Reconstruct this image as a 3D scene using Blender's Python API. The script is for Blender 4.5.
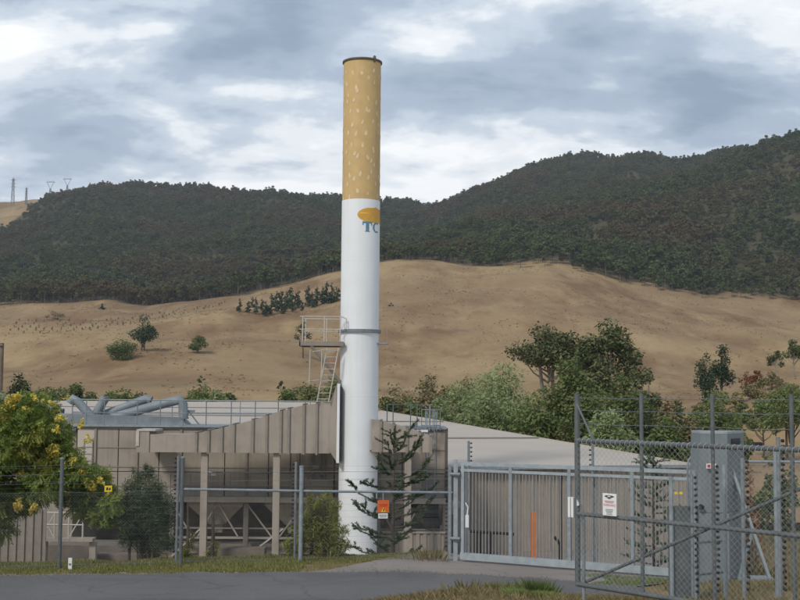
import bpy, math, random
import numpy as np
from mathutils import Vector, Matrix

for o in list(bpy.data.objects):
    bpy.data.objects.remove(o)
SC = bpy.context.scene
COL = SC.collection
R = math.radians

# ------------------------------------------------------------------ camera
CAMZ, F, PITCH, ROLL = 4.35, 1200.0, R(4.57), R(0.45)
cam = bpy.data.cameras.new('camera')
cam.sensor_width = 36.0
cam.lens = 36.0 * F / 800.0
cam.clip_start, cam.clip_end = 0.1, 20000
camo = bpy.data.objects.new('camera', cam)
COL.objects.link(camo)
MROT = Matrix.Rotation(R(90) + PITCH, 3, 'X') @ Matrix.Rotation(ROLL, 3, 'Z')
camo.matrix_world = Matrix.Translation((0, 0, CAMZ)) @ MROT.to_4x4()
SC.camera = camo
SC.render.resolution_x, SC.render.resolution_y = 1024, 768

# ------------------------------------------------------------------ sky
SUN_EL, SUN_AZ = R(42), R(214)          # azimuth measured clockwise from +Y (behind left of the viewer)
world = bpy.data.worlds.new('World')
SC.world = world
world.use_nodes = True
NT = world.node_tree
NT.nodes.clear()


def nd(nt, typ, **kw):
    n = nt.nodes.new(typ)
    for k, v in kw.items():
        if hasattr(n, k):
            setattr(n, k, v)
        else:
            n.inputs[k.replace('_', ' ')].default_value = v
    return n


def math_n(nt, op, a, b=None, clamp=False):
    n = nt.nodes.new('ShaderNodeMath')
    n.operation = op
    n.use_clamp = clamp
    for i, v in enumerate((a, b)):
        if v is None:
            continue
        if isinstance(v, (int, float)):
            n.inputs[i].default_value = v
        else:
            nt.links.new(v, n.inputs[i])
    return n.outputs[0]


def ramp(nt, fac, stops, interp='LINEAR'):
    n = nt.nodes.new('ShaderNodeValToRGB')
    n.color_ramp.interpolation = interp
    el = n.color_ramp.elements
    while len(el) < len(stops):
        el.new(0.5)
    for e, (p, c) in zip(el, stops):
        e.position = p
        e.color = (c[0], c[1], c[2], 1) if not isinstance(c, (int, float)) else (c, c, c, 1)
    nt.links.new(fac, n.inputs[0])
    return n.outputs[0]


def mixc(nt, fac, a, b, blend='MIX'):
    n = nt.nodes.new('ShaderNodeMix')
    n.data_type = 'RGBA'
    n.blend_type = blend
    for sock, v in ((n.inputs[0], fac), (n.inputs[6], a), (n.inputs[7], b)):
        if isinstance(v, (int, float)):
            sock.default_value = v
        elif isinstance(v, (tuple, list)):
            sock.default_value = (v[0], v[1], v[2], 1)
        else:
            nt.links.new(v, sock)
    return n.outputs[2]


sky = nd(NT, 'ShaderNodeTexSky', sky_type='NISHITA', sun_disc=False)
sky.sun_elevation, sky.sun_rotation = SUN_EL, SUN_AZ
sky.air_density, sky.dust_density, sky.ozone_density = 1.0, 1.5, 1.0
tc = nd(NT, 'ShaderNodeTexCoord')
sep = nd(NT, 'ShaderNodeSeparateXYZ')
NT.links.new(tc.outputs['Generated'], sep.inputs[0])
zz = math_n(NT, 'ADD', math_n(NT, 'MAXIMUM', sep.outputs[2], 0.0), 0.28)
uu = math_n(NT, 'DIVIDE', sep.outputs[0], zz)
vv = math_n(NT, 'DIVIDE', sep.outputs[1], zz)
cmb = nd(NT, 'ShaderNodeCombineXYZ')
NT.links.new(uu, cmb.inputs[0])
NT.links.new(vv, cmb.inputs[1])


def cloud_noise(loc, scl, detail, rough, dist):
    mp = nd(NT, 'ShaderNodeMapping')
    mp.inputs['Location'].default_value = loc
    mp.inputs['Scale'].default_value = (scl[0], scl[1], 1)
    NT.links.new(cmb.outputs[0], mp.inputs[0])
    n = nd(NT, 'ShaderNodeTexNoise')
    n.inputs['Scale'].default_value = 1.0
    n.inputs['Detail'].default_value = detail
    n.inputs['Roughness'].default_value = rough
    n.inputs['Distortion'].default_value = dist
    NT.links.new(mp.outputs[0], n.inputs['Vector'])
    return n.outputs['Fac']


CL_BIG, CL_MID = (57.0, 22.0, 4.0), (8.0, 8.0, 8.0)
n1 = cloud_noise(CL_BIG, (1.25, 2.1), 9, 0.54, 0.3)
n2 = cloud_noise(CL_MID, (4.6, 5.6), 8, 0.58, 0.2)
den = math_n(NT, 'ADD', math_n(NT, 'MULTIPLY', n1, 0.64), math_n(NT, 'MULTIPLY', n2, 0.36))
# an overcast deck is thinner and brighter towards the horizon
den = math_n(NT, 'ADD', den, math_n(NT, 'MULTIPLY', math_n(NT, 'SUBTRACT', math_n(NT, 'MINIMUM', sep.outputs[2], 0.45), 0.22), 0.75))
cloud = ramp(NT, den, [(0.41, (0.84, 0.85, 0.86)), (0.455, (0.695, 0.73, 0.765)), (0.50, (0.475, 0.54, 0.62)),
                       (0.55, (0.335, 0.405, 0.50)), (0.64, (0.23, 0.29, 0.385))], 'EASE')
cloud10 = mixc(NT, 1.0, cloud, (10.0, 10.0, 10.0), 'MULTIPLY')
cover = ramp(NT, den, [(0.30, 0.90), (0.42, 1.0)])
skyc = mixc(NT, cover, sky.outputs[0], cloud10)
bg = nd(NT, 'ShaderNodeBackground')
bg.inputs[1].default_value = 0.10
NT.links.new(skyc, bg.inputs[0])
wo = nd(NT, 'ShaderNodeOutputWorld')
NT.links.new(bg.outputs[0], wo.inputs[0])

# ------------------------------------------------------------------ sun behind thin cloud
sun = bpy.data.lights.new('sun', 'SUN')
sun.energy, sun.angle, sun.color = 1.5, R(11), (1.0, 0.94, 0.85)
suno = bpy.data.objects.new('sun', sun)
COL.objects.link(suno)
sd = Vector((math.sin(SUN_AZ) * math.cos(SUN_EL), math.cos(SUN_AZ) * math.cos(SUN_EL), math.sin(SUN_EL)))
suno.rotation_euler = sd.to_track_quat('Z', 'Y').to_euler()
suno.location = (0, -10, 60)
SC.view_settings.view_transform = 'Standard'
SC.view_settings.look = 'None'
SC.view_settings.gamma = 1.0
SC.view_settings.exposure = 0.48

# ------------------------------------------------------------------ helpers
RNG = np.random.default_rng(7)
random.seed(7)
MN = np.array(MROT)


def P(px, py, d):
    """photo pixel + distance along +Y -> world point"""
    r = MN @ np.array([px - 400.0, 300.0 - py, -F])
    r = r * (d / r[1])
    return Vector((r[0], r[1], r[2] + CAMZ))


def PX(px, d, py=500):
    return P(px, py, d).x


def PZ(px, py, d):
    return P(px, py, d).z


def on_plane(px, py, A, g):
    """pixel ray against the upright plane through A along the flat direction g"""
    r = MN @ np.array([px - 400.0, 300.0 - py, -F])
    n = np.array([-g[1], g[0]])
    t = (A[0] * n[0] + A[1] * n[1]) / (r[0] * n[0] + r[1] * n[1])
    return Vector((r[0] * t, r[1] * t, r[2] * t + CAMZ))


class MB:
    """collects shapes in world coordinates; build() links them as one mesh object"""

    def __init__(s):
        s.v, s.f, s.sm = [], [], False

    def add(s, vs, fs):
        b = len(s.v)
        s.v += [tuple(map(float, v)) for v in vs]
        s.f += [tuple(i + b for i in f) for f in fs]
        return s

    def box(s, a, b):
        x0, x1 = sorted((a[0], b[0])); y0, y1 = sorted((a[1], b[1])); z0, z1 = sorted((a[2], b[2]))
        return s.add([(x0, y0, z0), (x1, y0, z0), (x1, y1, z0), (x0, y1, z0), (x0, y0, z1), (x1, y0, z1), (x1, y1, z1), (x0, y1, z1)],
                     [(3, 2, 1, 0), (4, 5, 6, 7), (0, 1, 5, 4), (1, 2, 6, 5), (2, 3, 7, 6), (3, 0, 4, 7)])

    def hexa(s, p):
        return s.add(p, [(3, 2, 1, 0), (4, 5, 6, 7), (0, 1, 5, 4), (1, 2, 6, 5), (2, 3, 7, 6), (3, 0, 4, 7)])

    def bar(s, a, b, w, h=None, side=None):
        a, b = Vector(a), Vector(b)
        h = h or w
        d = (b - a).normalized()
        if side is None:
            up = Vector((0, 0, 1)) if abs(d.z) < 0.95 else Vector((0, 1, 0))
            side = d.cross(up).normalized()
        else:
            side = Vector(side).normalized()
        up = side.cross(d).normalized()
        q = [(-1, -1), (1, -1), (1, 1), (-1, 1)]
        pts = [a + side * (i * w / 2) + up * (j * h / 2) for i, j in q] + [b + side * (i * w / 2) + up * (j * h / 2) for i, j in q]
        return s.hexa(pts)

    def tube(s, pts, r, n=8, caps=True):
        pts = [Vector(p) for p in pts]
        rs = r if isinstance(r, (list, tuple)) else [r] * len(pts)
        b = len(s.v)
        ref = None
        for i, p in enumerate(pts):
            d = (pts[min(i + 1, len(pts) - 1)] - pts[max(i - 1, 0)])
            d = d.normalized() if d.length > 1e-9 else Vector((0, 0, 1))
            if ref is None:
                ref = Vector((1, 0, 0)) if abs(d.x) < 0.9 else Vector((0, 1, 0))
            u = (ref - d * ref.dot(d)).normalized()
            ref = u
            w = d.cross(u)
            for k in range(n):
                t = 2 * math.pi * k / n
                q = p + (u * math.cos(t) + w * math.sin(t)) * rs[i]
                s.v.append((q.x, q.y, q.z))
        for i in range(len(pts) - 1):
            for k in range(n):
                k2 = (k + 1) % n
                s.f.append((b + i * n + k, b + i * n + k2, b + (i + 1) * n + k2, b + (i + 1) * n + k))
        if caps:
            s.f.append(tuple(b + k for k in reversed(range(n))))
            s.f.append(tuple(b + (len(pts) - 1) * n + k for k in range(n)))
        return s

    def lathe(s, c, prof, n=48):
        """prof: (radius, z) pairs round the upright axis through c"""
        b = len(s.v)
        for r, z in prof:
            for k in range(n):
                t = 2 * math.pi * k / n
                s.v.append((c[0] + r * math.cos(t), c[1] + r * math.sin(t), z))
        for i in range(len(prof) - 1):
            for k in range(n):
                k2 = (k + 1) % n
                s.f.append((b + i * n + k, b + i * n + k2, b + (i + 1) * n + k2, b + (i + 1) * n + k))
        return s

    def prism(s, poly, off):
        """poly: 3D outline, extruded by the vector off"""
        off = Vector(off)
        n = len(poly)
        a = [Vector(p) for p in poly]
        return s.add(a + [p + off for p in a], [tuple(range(n)), tuple(reversed(range(n, 2 * n)))] +
                     [(i, i + n, (i + 1) % n + n, (i + 1) % n) for i in range(n)])

    def build(s, name, mat, parent=None, smooth=False, origin=None, kind=None):
        if parent is not None:
            org = Vector(parent['_loc'])
        elif origin is not None:
            org = Vector(origin)
        else:
            v = np.array(s.v)
            org = Vector((v[:, 0].mean(), v[:, 1].mean(), v[:, 2].min()))
        me = bpy.data.meshes.new(name)
        me.from_pydata([(x - org.x, y - org.y, z - org.z) for x, y, z in s.v], [], s.f)
        if smooth:
            me.polygons.foreach_set('use_smooth', [True] * len(me.polygons))
            try:
                me.set_sharp_from_angle(angle=R(40))
            except Exception:
                pass
        me.materials.append(mat)
        return link(name, me, parent, org, kind)


def link(name, me, parent, org, kind=None):
    o = bpy.data.objects.new(name, me)
    COL.objects.link(o)
    if parent is not None:
        o.parent = parent
        o['_loc'] = tuple(org)
    else:
        o.location = org
        o['_loc'] = tuple(org)
    if kind:
        o['kind'] = kind
    return o


def thing(name, label, cat, loc, group=None):
    o = bpy.data.objects.new(name, None)
    COL.objects.link(o)
    o.empty_display_size = 0.3
    o.location = loc
    o['_loc'] = tuple(loc)
    return tag(o, label, cat, group)


def tag(o, label, cat, group=None):
    o['label'] = label
    o['category'] = cat
    if group:
        o['group'] = group
    return o


def np_mesh(name, verts, faces, mat, parent=None, org=(0, 0, 0), kind=None, smooth=False):
    """fast mesh from arrays; faces is (n,3) or (n,4)"""
    verts = np.asarray(verts, dtype=np.float32) - np.asarray(org, dtype=np.float32)
    faces = np.asarray(faces, dtype=np.int32)
    k = faces.shape[1]
    me = bpy.data.meshes.new(name)
    me.vertices.add(len(verts))
    me.vertices.foreach_set('co', verts.ravel())
    me.loops.add(faces.size)
    me.loops.foreach_set('vertex_index', faces.ravel())
    me.polygons.add(len(faces))
    me.polygons.foreach_set('loop_start', np.arange(0, faces.size, k, dtype=np.int32))
    me.polygons.foreach_set('use_smooth', np.full(len(faces), smooth))
    me.update(calc_edges=True)
    me.materials.append(mat)
    return link(name, me, parent, Vector(org), kind)


# ------------------------------------------------------------------ materials
def new_mat(name):
    m = bpy.data.materials.new(name)
    m.use_nodes = True
    nt = m.node_tree
    return m, nt, nt.nodes['Principled BSDF']


def surf(name, col, rough=0.7, metal=0.0, var=0.12, scale=3.0, dirt=None, dirt_scale=0.8, bump=0.0, bump_scale=40.0, streak=0.0):
    """plain painted / galvanised / concrete surface with uneven tone, optional dirt blotches and rain streaks"""
    m, nt, b = new_mat(name)
    tcn = nd(nt, 'ShaderNodeTexCoord')
    geo = nd(nt, 'ShaderNodeNewGeometry')
    pos = geo.outputs['Position']
    no = nd(nt, 'ShaderNodeTexNoise')
    no.inputs['Scale'].default_value = scale
    no.inputs['Detail'].default_value = 6
    nt.links.new(pos, no.inputs['Vector'])
    lo = tuple(c * (1 - var) for c in col)
    hi = tuple(min(1, c * (1 + var)) for c in col)
    c = ramp(nt, no.outputs[0], [(0.3, lo), (0.7, hi)])
    if dirt:
        n2 = nd(nt, 'ShaderNodeTexNoise')
        n2.inputs['Scale'].default_value = dirt_scale
        n2.inputs['Detail'].default_value = 9
        n2.inputs['Roughness'].default_value = 0.65
        nt.links.new(pos, n2.inputs['Vector'])
        c = mixc(nt, ramp(nt, n2.outputs[0], [(0.5, 0.0), (0.72, 0.75)]), c, dirt)
    if streak:
        mp = nd(nt, 'ShaderNodeMapping')
        mp.inputs['Scale'].default_value = (7, 7, 0.25)
        nt.links.new(pos, mp.inputs[0])
        n3 = nd(nt, 'ShaderNodeTexNoise')
        n3.inputs['Scale'].default_value = 1.0
        n3.inputs['Detail'].default_value = 5
        nt.links.new(mp.outputs[0], n3.inputs['Vector'])
        c = mixc(nt, ramp(nt, n3.outputs[0], [(0.5, 0.0), (0.75, streak)]), c, tuple(x * 0.55 for x in col))
    nt.links.new(c, b.inputs['Base Color'])
    b.inputs['Roughness'].default_value = rough
    b.inputs['Metallic'].default_value = metal
    if bump:
        n4 = nd(nt, 'ShaderNodeTexNoise')
        n4.inputs['Scale'].default_value = bump_scale
        n4.inputs['Detail'].default_value = 4
        nt.links.new(pos, n4.inputs['Vector'])
        bp = nd(nt, 'ShaderNodeBump')
        bp.inputs['Strength'].default_value = bump
        bp.inputs['Distance'].default_value = 0.02
        nt.links.new(n4.outputs[0], bp.inputs['Height'])
        nt.links.new(bp.outputs[0], b.inputs['Normal'])
    return m


def leafm(name, cols, trans=0.25, rough=0.65, patch=None, patch_scale=0.5, spread=0.5):
    """foliage: every leaf its own tone between the given colours, plus broad patches"""
    m, nt, b = new_mat(name)
    geo = nd(nt, 'ShaderNodeNewGeometry')
    n = len(cols)
    c = ramp(nt, geo.outputs['Random Per Island'], [(i / max(1, n - 1), cc) for i, cc in enumerate(cols)])
    oi = nd(nt, 'ShaderNodeObjectInfo')
    v = math_n(nt, 'ADD', math_n(nt, 'MULTIPLY', oi.outputs['Random'], spread), 1.0 - spread / 2)
    hsv = nd(nt, 'ShaderNodeHueSaturation')
    nt.links.new(v, hsv.inputs['Value'])
    nt.links.new(c, hsv.inputs['Color'])
    c = hsv.outputs[0]
    if patch:
        no = nd(nt, 'ShaderNodeTexNoise')
        no.inputs['Scale'].default_value = patch_scale
        no.inputs['Detail'].default_value = 3
        nt.links.new(geo.outputs['Position'], no.inputs['Vector'])
        c = mixc(nt, ramp(nt, no.outputs[0], [(0.48, 0.0), (0.66, 0.8)]), c, patch)
    nt.links.new(c, b.inputs['Base Color'])
    b.inputs['Roughness'].default_value = rough
    b.inputs['Specular IOR Level'].default_value = 0.08
    if trans:
        t = nd(nt, 'ShaderNodeBsdfTranslucent')
        nt.links.new(c, t.inputs[0])
        ms = nd(nt, 'ShaderNodeMixShader')
        ms.inputs[0].default_value = trans
        nt.links.new(b.outputs[0], ms.inputs[1])
        nt.links.new(t.outputs[0], ms.inputs[2])
        nt.links.new(ms.outputs[0], nt.nodes['Material Output'].inputs[0])
    return m


M = {}
M['white'] = surf('chimney_white', (0.775, 0.795, 0.805), 0.55, var=0.03, scale=1.2, streak=0.12)
M['tan'] = surf('filter_tan', (0.56, 0.385, 0.165), 0.6, var=0.07, scale=2.5, streak=0.12)
M['fleck'] = surf('fleck_cream', (0.66, 0.52, 0.30), 0.6, var=0.1, scale=6)
M['logo'] = surf('logo_orange', (0.62, 0.33, 0.045), 0.5, var=0.08, scale=4)
M['logo_line'] = surf('logo_yellow', (0.75, 0.50, 0.10), 0.5, var=0.05)
M['teal'] = surf('letter_teal', (0.10, 0.235, 0.31), 0.5, var=0.08, scale=5)
M['rim'] = surf('rim_dark', (0.13, 0.105, 0.08), 0.6, var=0.2)
M['galv'] = surf('galvanised', (0.26, 0.295, 0.315), 0.55, 0.15, var=0.18, scale=9)
M['galv_dark'] = surf('galvanised_weathered', (0.20, 0.225, 0.24), 0.6, 0.2, var=0.2, scale=9)
M['galv_light'] = surf('galvanised_new', (0.33, 0.37, 0.39), 0.55, 0.1, var=0.14, scale=6)
M['barm'] = surf('bar_weathered', (0.27, 0.265, 0.25), 0.6, 0.1, var=0.15, scale=6)
M['gate_g'] = surf('gate_pipe', (0.115, 0.127, 0.13), 0.6, 0.1, var=0.2, scale=7)
M['wire_l'] = surf('wire_bright', (0.31, 0.335, 0.345), 0.5, 0.2, var=0.15, scale=5)
M['wire'] = surf('wire', (0.30, 0.32, 0.33), 0.6, 0.2, var=0.15, scale=5)
M['taupe'] = surf('cladding_taupe', (0.335, 0.29, 0.24), 0.6, var=0.07, scale=1.5, dirt=(0.235, 0.20, 0.165), dirt_scale=0.7, streak=0.45)
M['taupe_l'] = surf('duct_taupe', (0.37, 0.32, 0.268), 0.6, var=0.06, scale=1.5, dirt=(0.235, 0.195, 0.16), dirt_scale=0.6, streak=0.4)
M['taupe_d'] = surf('steel_brown', (0.255, 0.222, 0.188), 0.65, var=0.12, scale=4, streak=0.3)
M['seam'] = surf('seam_dark', (0.11, 0.095, 0.08), 0.8, var=0.2)
M['dark_in'] = surf('plant_interior', (0.21, 0.18, 0.15), 0.85, var=0.25, scale=2)
M['roof_w'] = surf('roof_offwhite', (0.50, 0.436, 0.362), 0.7, var=0.05, scale=0.4, dirt=(0.43, 0.38, 0.325), dirt_scale=0.15)
M['blue_g'] = surf('duct_bluegrey', (0.215, 0.245, 0.262), 0.6, 0.05, var=0.15, scale=2.5, dirt=(0.18, 0.205, 0.22), dirt_scale=1.5)
M['conc'] = surf('concrete', (0.175, 0.148, 0.122), 0.9, var=0.14, scale=2, dirt=(0.12, 0.105, 0.088), dirt_scale=0.8, bump=0.3)
M['railw'] = surf('rail_cream', (0.50, 0.46, 0.41), 0.55, var=0.1, scale=5)
M['boxgrey'] = surf('cabinet_grey', (0.19, 0.22, 0.228), 0.6, 0.05, var=0.1, scale=2, streak=0.3)
M['black'] = surf('black', (0.02, 0.02, 0.022), 0.6, var=0.2)
M['orange'] = surf('orange_paint', (0.62, 0.16, 0.035), 0.6, var=0.1)
M['orange_s'] = surf('sign_orange', (0.70, 0.14, 0.025), 0.5, var=0.06)
M['yellow_s'] = surf('sign_yellow', (0.80, 0.58, 0.04), 0.5, var=0.05)
M['white_s'] = surf('sign_white', (0.76, 0.76, 0.75), 0.5, var=0.04)
M['red_s'] = surf('sign_red', (0.55, 0.03, 0.04), 0.5, var=0.04)
M['grey_s'] = surf('sign_print_grey', (0.22, 0.22, 0.24), 0.5, var=0.04)
M['bark'] = surf('bark', (0.085, 0.066, 0.05), 0.9, var=0.3, scale=6)
M['bark_p'] = surf('bark_pale', (0.26, 0.225, 0.185), 0.85, var=0.25, scale=3)
M['timber'] = surf('timber_pole', (0.19, 0.145, 0.11), 0.85, var=0.2, scale=4)
M['pylon'] = surf('pylon_steel', (0.22, 0.23, 0.25), 0.6, 0.2, var=0.1)
M['seedling'] = surf('seedling_leaf', (0.205, 0.175, 0.085), 0.9, var=0.25, scale=2)
M['cow'] = surf('cow_black', (0.018, 0.015, 0.014), 0.8, var=0.2)
M['cow_b'] = surf('cow_brown', (0.10, 0.05, 0.03), 0.8, var=0.2)

M['l_yellowtree'] = leafm('leaf_yellowtree', [(0.088, 0.136, 0.035), (0.136, 0.192, 0.048), (0.200, 0.256, 0.064), (0.304, 0.320, 0.088)], 0.35, patch=(0.320, 0.304, 0.080), patch_scale=0.9)
M['l_flower'] = leafm('flower_yellow', [(0.60, 0.50, 0.11), (0.70, 0.60, 0.16), (0.50, 0.40, 0.08)], 0.4)
M['l_bluegreen'] = leafm('leaf_casuarina', [(0.080, 0.113, 0.061), (0.123, 0.162, 0.087), (0.167, 0.215, 0.116)], 0.25)
M['l_olive'] = leafm('leaf_olive', [(0.202, 0.222, 0.060), (0.302, 0.302, 0.081), (0.404, 0.382, 0.111)], 0.35)
M['l_bunya'] = leafm('leaf_bunya', [(0.051, 0.083, 0.044), (0.081, 0.124, 0.058), (0.113, 0.164, 0.077)], 0.15)
M['l_gum'] = leafm('leaf_gum', [(0.073, 0.092, 0.037), (0.115, 0.139, 0.056), (0.164, 0.186, 0.079)], 0.2, patch=(0.188, 0.188, 0.095), patch_scale=0.25)
M['l_willow'] = leafm('leaf_willow', [(0.250, 0.288, 0.133), (0.312, 0.366, 0.180), (0.390, 0.437, 0.227)], 0.4, patch=(0.218, 0.272, 0.118), patch_scale=0.3)
M['l_mid'] = leafm('leaf_mid', [(0.098, 0.140, 0.047), (0.150, 0.195, 0.068), (0.215, 0.260, 0.101)], 0.35, patch=(0.221, 0.234, 0.098), patch_scale=0.3)
M['l_dark'] = leafm('leaf_dark', [(0.034, 0.060, 0.030), (0.056, 0.086, 0.041), (0.079, 0.116, 0.056)], 0.12)
M['l_scrub'] = leafm('leaf_scrub', [(0.199, 0.191, 0.091), (0.256, 0.232, 0.116), (0.298, 0.240, 0.124), (0.182, 0.199, 0.085)], 0.2, patch=(0.331, 0.232, 0.132), patch_scale=0.35)
M['l_red'] = leafm('leaf_autumn', [(0.18, 0.07, 0.03), (0.22, 0.09, 0.035), (0.14, 0.08, 0.04)], 0.2)
M['l_forest'] = leafm('leaf_forest', [(0.050, 0.072, 0.026), (0.074, 0.098, 0.034), (0.100, 0.122, 0.044), (0.135, 0.148, 0.058)], 0.25, patch=(0.150, 0.098, 0.050), patch_scale=0.0065, spread=0.7)
M['bark_f'] = surf('bark_forest', (0.13, 0.11, 0.09), 0.9, var=0.25)
M['g_dry'] = leafm('grass_dry', [(0.22, 0.165, 0.085), (0.32, 0.245, 0.13), (0.42, 0.335, 0.20), (0.17, 0.15, 0.065), (0.13, 0.15, 0.05)], 0.3)
M['g_green'] = leafm('grass_green', [(0.124, 0.152, 0.041), (0.179, 0.200, 0.062), (0.262, 0.248, 0.097), (0.359, 0.304, 0.152)], 0.3)
M['g_lush'] = leafm('grass_lush', [(0.13, 0.18, 0.05), (0.18, 0.24, 0.07), (0.25, 0.29, 0.11)], 0.4)


M['tuss_a'] = leafm('tussock_straw', [(0.38, 0.27, 0.15), (0.44, 0.32, 0.18)], 0.35)
M['tuss_b'] = leafm('tussock_olive', [(0.31, 0.23, 0.12), (0.35, 0.26, 0.14)], 0.35)


def ground_mat(name, forest=False):
    """dry pasture: straw with worn and greener patches; forest floor where the 'forest' attribute says so"""
    m, nt, b = new_mat(name)
    geo = nd(nt, 'ShaderNodeNewGeometry')
    pos = geo.outputs['Position']

    def noise(s, det=6, ro=0.55, off=0.0, sy=1.0):
        mp = nd(nt, 'ShaderNodeMapping')
        mp.inputs['Location'].default_value = (off, off * 0.7, 0)
        mp.inputs['Scale'].default_value = (s, s * sy, s)
        nt.links.new(pos, mp.inputs[0])
        n = nd(nt, 'ShaderNodeTexNoise')
        n.inputs['Scale'].default_value = 1.0
        n.inputs['Detail'].default_value = det
        n.inputs['Roughness'].default_value = ro
        nt.links.new(mp.outputs[0], n.inputs['Vector'])
        return n.outputs[0]
    if forest:
        c = ramp(nt, noise(0.0055, 9, 0.60), [(0.32, (0.235, 0.150, 0.080)), (0.47, (0.325, 0.222, 0.120)), (0.60, (0.405, 0.288, 0.148)), (0.75, (0.36, 0.265, 0.150))])
        c = mixc(nt, ramp(nt, noise(0.021, 9, 0.64, 31.0, 0.4), [(0.48, 0.0), (0.64, 0.85)]), c, (0.20, 0.115, 0.060))
        c = mixc(nt, ramp(nt, noise(0.05, 8, 0.66, 57.0, 0.3), [(0.52, 0.0), (0.70, 0.7)]), c, (0.43, 0.31, 0.17))
        c = mixc(nt, ramp(nt, noise(0.16, 7, 0.7, 11.0, 0.5), [(0.50, 0.0), (0.75, 0.45)]), c, (0.19, 0.13, 0.062))
        c = mixc(nt, ramp(nt, noise(0.40, 5, 0.7, 5.0), [(0.62, 0.0), (0.72, 0.25)]), c, (0.15, 0.12, 0.055))
        c = mixc(nt, ramp(nt, noise(0.009, 5, 0.6, 91.0), [(0.60, 0.0), (0.72, 0.4)]), c, (0.19, 0.175, 0.07))
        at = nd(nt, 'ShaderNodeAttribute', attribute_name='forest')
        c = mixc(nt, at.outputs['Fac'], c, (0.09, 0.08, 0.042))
        bs, bd = 0.25, 0.8
    else:
        c = ramp(nt, noise(0.35, 8, 0.65), [(0.3, (0.15, 0.125, 0.055)), (0.5, (0.22, 0.165, 0.085)), (0.7, (0.27, 0.205, 0.12))])
        c = mixc(nt, ramp(nt, noise(1.7, 6, 0.7, 11.0), [(0.5, 0.0), (0.72, 0.6)]), c, (0.09, 0.105, 0.03))
        bs, bd = 6.0, 0.05
    nt.links.new(c, b.inputs['Base Color'])
    b.inputs['Roughness'].default_value = 0.95
    b.inputs['Specular IOR Level'].default_value = 0.1
    bp = nd(nt, 'ShaderNodeBump')
    bp.inputs['Strength'].default_value = 0.5
    bp.inputs['Distance'].default_value = bd
    nt.links.new(noise(bs, 6, 0.65, 3.0), bp.inputs['Height'])
    nt.links.new(bp.outputs[0], b.inputs['Normal'])
    return m


M['ground'] = ground_mat('verge_ground')
M['hill'] = ground_mat('dry_pasture', True)


def road_mat(name, col, speck):
    m, nt, b = new_mat(name)
    geo = nd(nt, 'ShaderNodeNewGeometry')
    pos = geo.outputs['Position']
    big = nd(nt, 'ShaderNodeTexNoise'); big.inputs['Scale'].default_value = 0.5; big.inputs['Detail'].default_value = 8
    fine = nd(nt, 'ShaderNodeTexNoise'); fine.inputs['Scale'].default_value = 30; fine.inputs['Detail'].default_value = 5
    mp = nd(nt, 'ShaderNodeMapping'); mp.inputs['Scale'].default_value = (0.12, 1.3, 1)
    mp.inputs['Rotation'].default_value = (0, 0, R(-2))
    nt.links.new(pos, mp.inputs[0])
    tr = nd(nt, 'ShaderNodeTexNoise'); tr.inputs['Scale'].default_value = 1; tr.inputs['Detail'].default_value = 4
    nt.links.new(mp.outputs[0], tr.inputs['Vector'])
    for n in (big, fine):
        nt.links.new(pos, n.inputs['Vector'])
    c = ramp(nt, big.outputs[0], [(0.3, tuple(x * 0.85 for x in col)), (0.7, tuple(x * 1.15 for x in col))])
    c = mixc(nt, ramp(nt, tr.outputs[0], [(0.45, 0.0), (0.7, 0.5)]), c, tuple(x * 1.25 for x in col))
    c = mixc(nt, ramp(nt, fine.outputs[0], [(0.5, 0.0), (0.75, 0.6)]), c, speck)
    # sealed cracks and worn patches
    wn = nd(nt, 'ShaderNodeTexNoise'); wn.inputs['Scale'].default_value = 1.6; wn.inputs['Detail'].default_value = 4
    nt.links.new(pos, wn.inputs['Vector'])
    ad = nd(nt, 'ShaderNodeVectorMath', operation='MULTIPLY_ADD')
    nt.links.new(wn.outputs['Color'], ad.inputs[0]); ad.inputs[1].default_value = (0.7, 0.7, 0); nt.links.new(pos, ad.inputs[2])
    vo = nd(nt, 'ShaderNodeTexVoronoi', feature='DISTANCE_TO_EDGE'); vo.inputs['Scale'].default_value = 0.33
    nt.links.new(ad.outputs[0], vo.inputs['Vector'])
    c = mixc(nt, ramp(nt, vo.outputs['Distance'], [(0.003, 0.4), (0.014, 0.0)]), c, tuple(x * 0.45 for x in col))
    pt = nd(nt, 'ShaderNodeTexNoise'); pt.inputs['Scale'].default_value = 0.16; pt.inputs['Detail'].default_value = 3
    nt.links.new(pos, pt.inputs['Vector'])
    c = mixc(nt, ramp(nt, pt.outputs[0], [(0.56, 0.0), (0.585, 0.35)]), c, tuple(x * 0.7 for x in col))
    nt.links.new(c, b.inputs['Base Color'])
    b.inputs['Roughness'].default_value = 0.9
    bp = nd(nt, 'ShaderNodeBump'); bp.inputs['Strength'].default_value = 0.4; bp.inputs['Distance'].default_value = 0.01
    nt.links.new(fine.outputs[0], bp.inputs['Height'])
    nt.links.new(bp.outputs[0], b.inputs['Normal'])
    return m


M['asphalt'] = road_mat('asphalt', (0.122, 0.117, 0.113), (0.215, 0.207, 0.20))
M['apron'] = road_mat('gravel_apron', (0.235, 0.205, 0.18), (0.30, 0.27, 0.24))


# ------------------------------------------------------------------ terrain shape
def sstep(t):
    t = np.clip(t, 0, 1)
    return t * t * (3 - 2 * t)


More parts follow.
